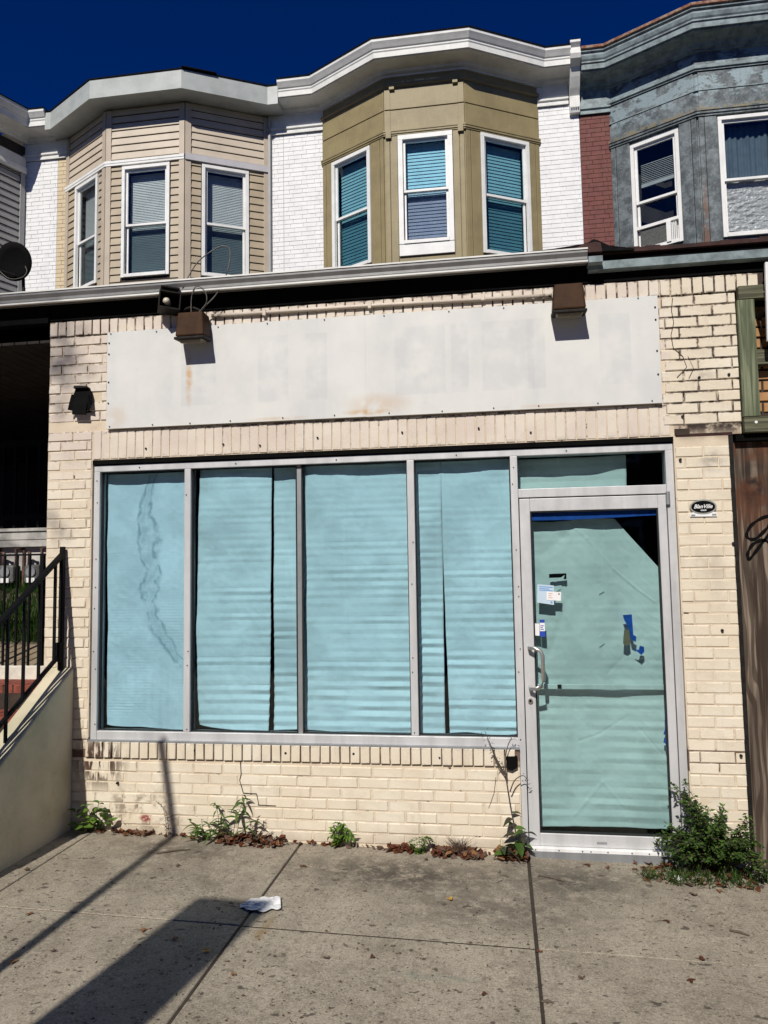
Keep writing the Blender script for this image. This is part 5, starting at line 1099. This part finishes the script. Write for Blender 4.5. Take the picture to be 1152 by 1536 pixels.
# ---------------------------------------------------------------- street things whose shadows reach the picture
PL = thing('leaning_pole', 'thin leaning pole on the sidewalk casting the long shadow', 'pole', (-2.41, -4.0, .03))
MB().tube([(-2.405, -4.0, -.05), (-3.05, -4.0, 4.25)], .030, 12).obj('shaft', M['steel'], PL, smooth=True)
KI = thing('street_sign', 'tall grey street sign panel casting the broad shadow', 'sign', (-2.25, -5.18, .02))
MB().box(-2.47, -2.043, -5.175, -5.15, 2.62, 3.87).obj('sign_panel', M['alu_dark'], KI, bevel=.01)
MB().tube([(-2.255, -5.21, -.05), (-2.255, -5.21, 3.8)], .03, 12).obj('post', M['steel'], KI, smooth=True)
TR = thing('street_tree', 'leafy street tree at the kerb dappling the brick pier', 'tree', (-7.6, -6.4, .1))
rs = random.Random(5); P = spline([(-7.6, -6.4, -.1), (-7.6, -6.5, 3), (-7.5, -7.1, 7), (-7.3, -8, 10.5)], 6); MB().tube(P, [.22*(1-.75*i/len(P)) for i in range(len(P))], 10).obj('trunk', M['bark'], TR, smooth=True)
m = MB(); lm_ = MB()
def clump(c, n, r_, sz):
    for i in range(n):
        p = c+Vector((rs.gauss(0, r_), rs.gauss(0, r_), rs.gauss(0, r_))); q = leafm(p, rs.uniform(0, 6.28), rs.uniform(-1, 1), 1, rs.uniform(-1, 1)); L = sz*rs.uniform(.7, 1.3)
        lm_.add([q @ Vector(v) for v in ((0, 0, 0), (-L*.3, L*.5, 0), (0, L, 0), (L*.3, L*.5, 0))], [(0, 1, 2, 3)])
ends = []
for i in range(60):
    d = Vector((rs.gauss(0, 1), rs.gauss(0, 1), rs.gauss(0, .9))).normalized()*rs.uniform(.8, 2.2); ends.append(Vector((-8.1, -8, 12.3))+d)
for wx, wz in ((-3.22, 3.42), (-3.14, 3.40), (-3.08, 3.27), (-3.20, 3.20), (-3.12, 3.12), (-3.22, 3.0), (-3.22, 2.12), (-3.05, 3.50), (-3.24, 3.32)):
    ends.append(Vector((wx-.16*8.3, -8.3, wz+.9*8.3)))
for i, e in enumerate(ends):
    m.tube([Vector((-7.3, -8, 8.5+rs.random()*1.5)), (Vector((-7.6, -8, 11))+e)/2+Vector((0, 0, .3)), e], [.05, .025, .006], 5, False)
    clump(e, 60 if i < 60 else 10, .28 if i < 60 else .045, .11 if i < 60 else .07)
m.obj('limbs', M['bark'], TR, kind='stuff'); lm_.obj('crown', M['leaf'], TR, kind='stuff')

# ---------------------------------------------------------------- houses across the street, seen only as reflections
for i in range(6):
    x0 = -15.0+i*5; t = thing('opposite_house', ['end red brick house across the street', 'brown brick house across the street beside the end red one', 'plum brick house across the street behind the tree', 'red brick house across the street between two darker ones', 'brown brick house across the street facing the boarded shop', 'end plum brick house across the street'][i], 'house', (x0+2.5, -19, -.5), 'houses across the street')
    MB().box(x0, x0+4.96, -27, -19, -1.2, 8.2+.25*(i % 2)).obj('wall', M[('redbrick', 'meter_pipe', 'maroon_brick')[i % 3]], t)
    MB().box(x0-.01, x0+4.97, -19, -18.75, 8.0+.25*(i % 2), 8.4+.25*(i % 2)).obj('cornice', M['whitetrim_old'], t)
    for wx, wz in ((.5, 5.0), (2.9, 5.0), (2.9, 1.3)):
        w_o = MB().box(x0+wx, x0+wx+1.3, -19, -18.93, wz, wz+1.9).obj('window', M['whitetrim_old'], t); MB().box(x0+wx+.1, x0+wx+1.2, -18.93, -18.92, wz+.1, wz+1.8).obj('pane', M['darkwall'], w_o)
    MB().box(x0+.6, x0+1.6, -19, -18.95, -.1, 2.2).obj('door', M['darkrust'], t)
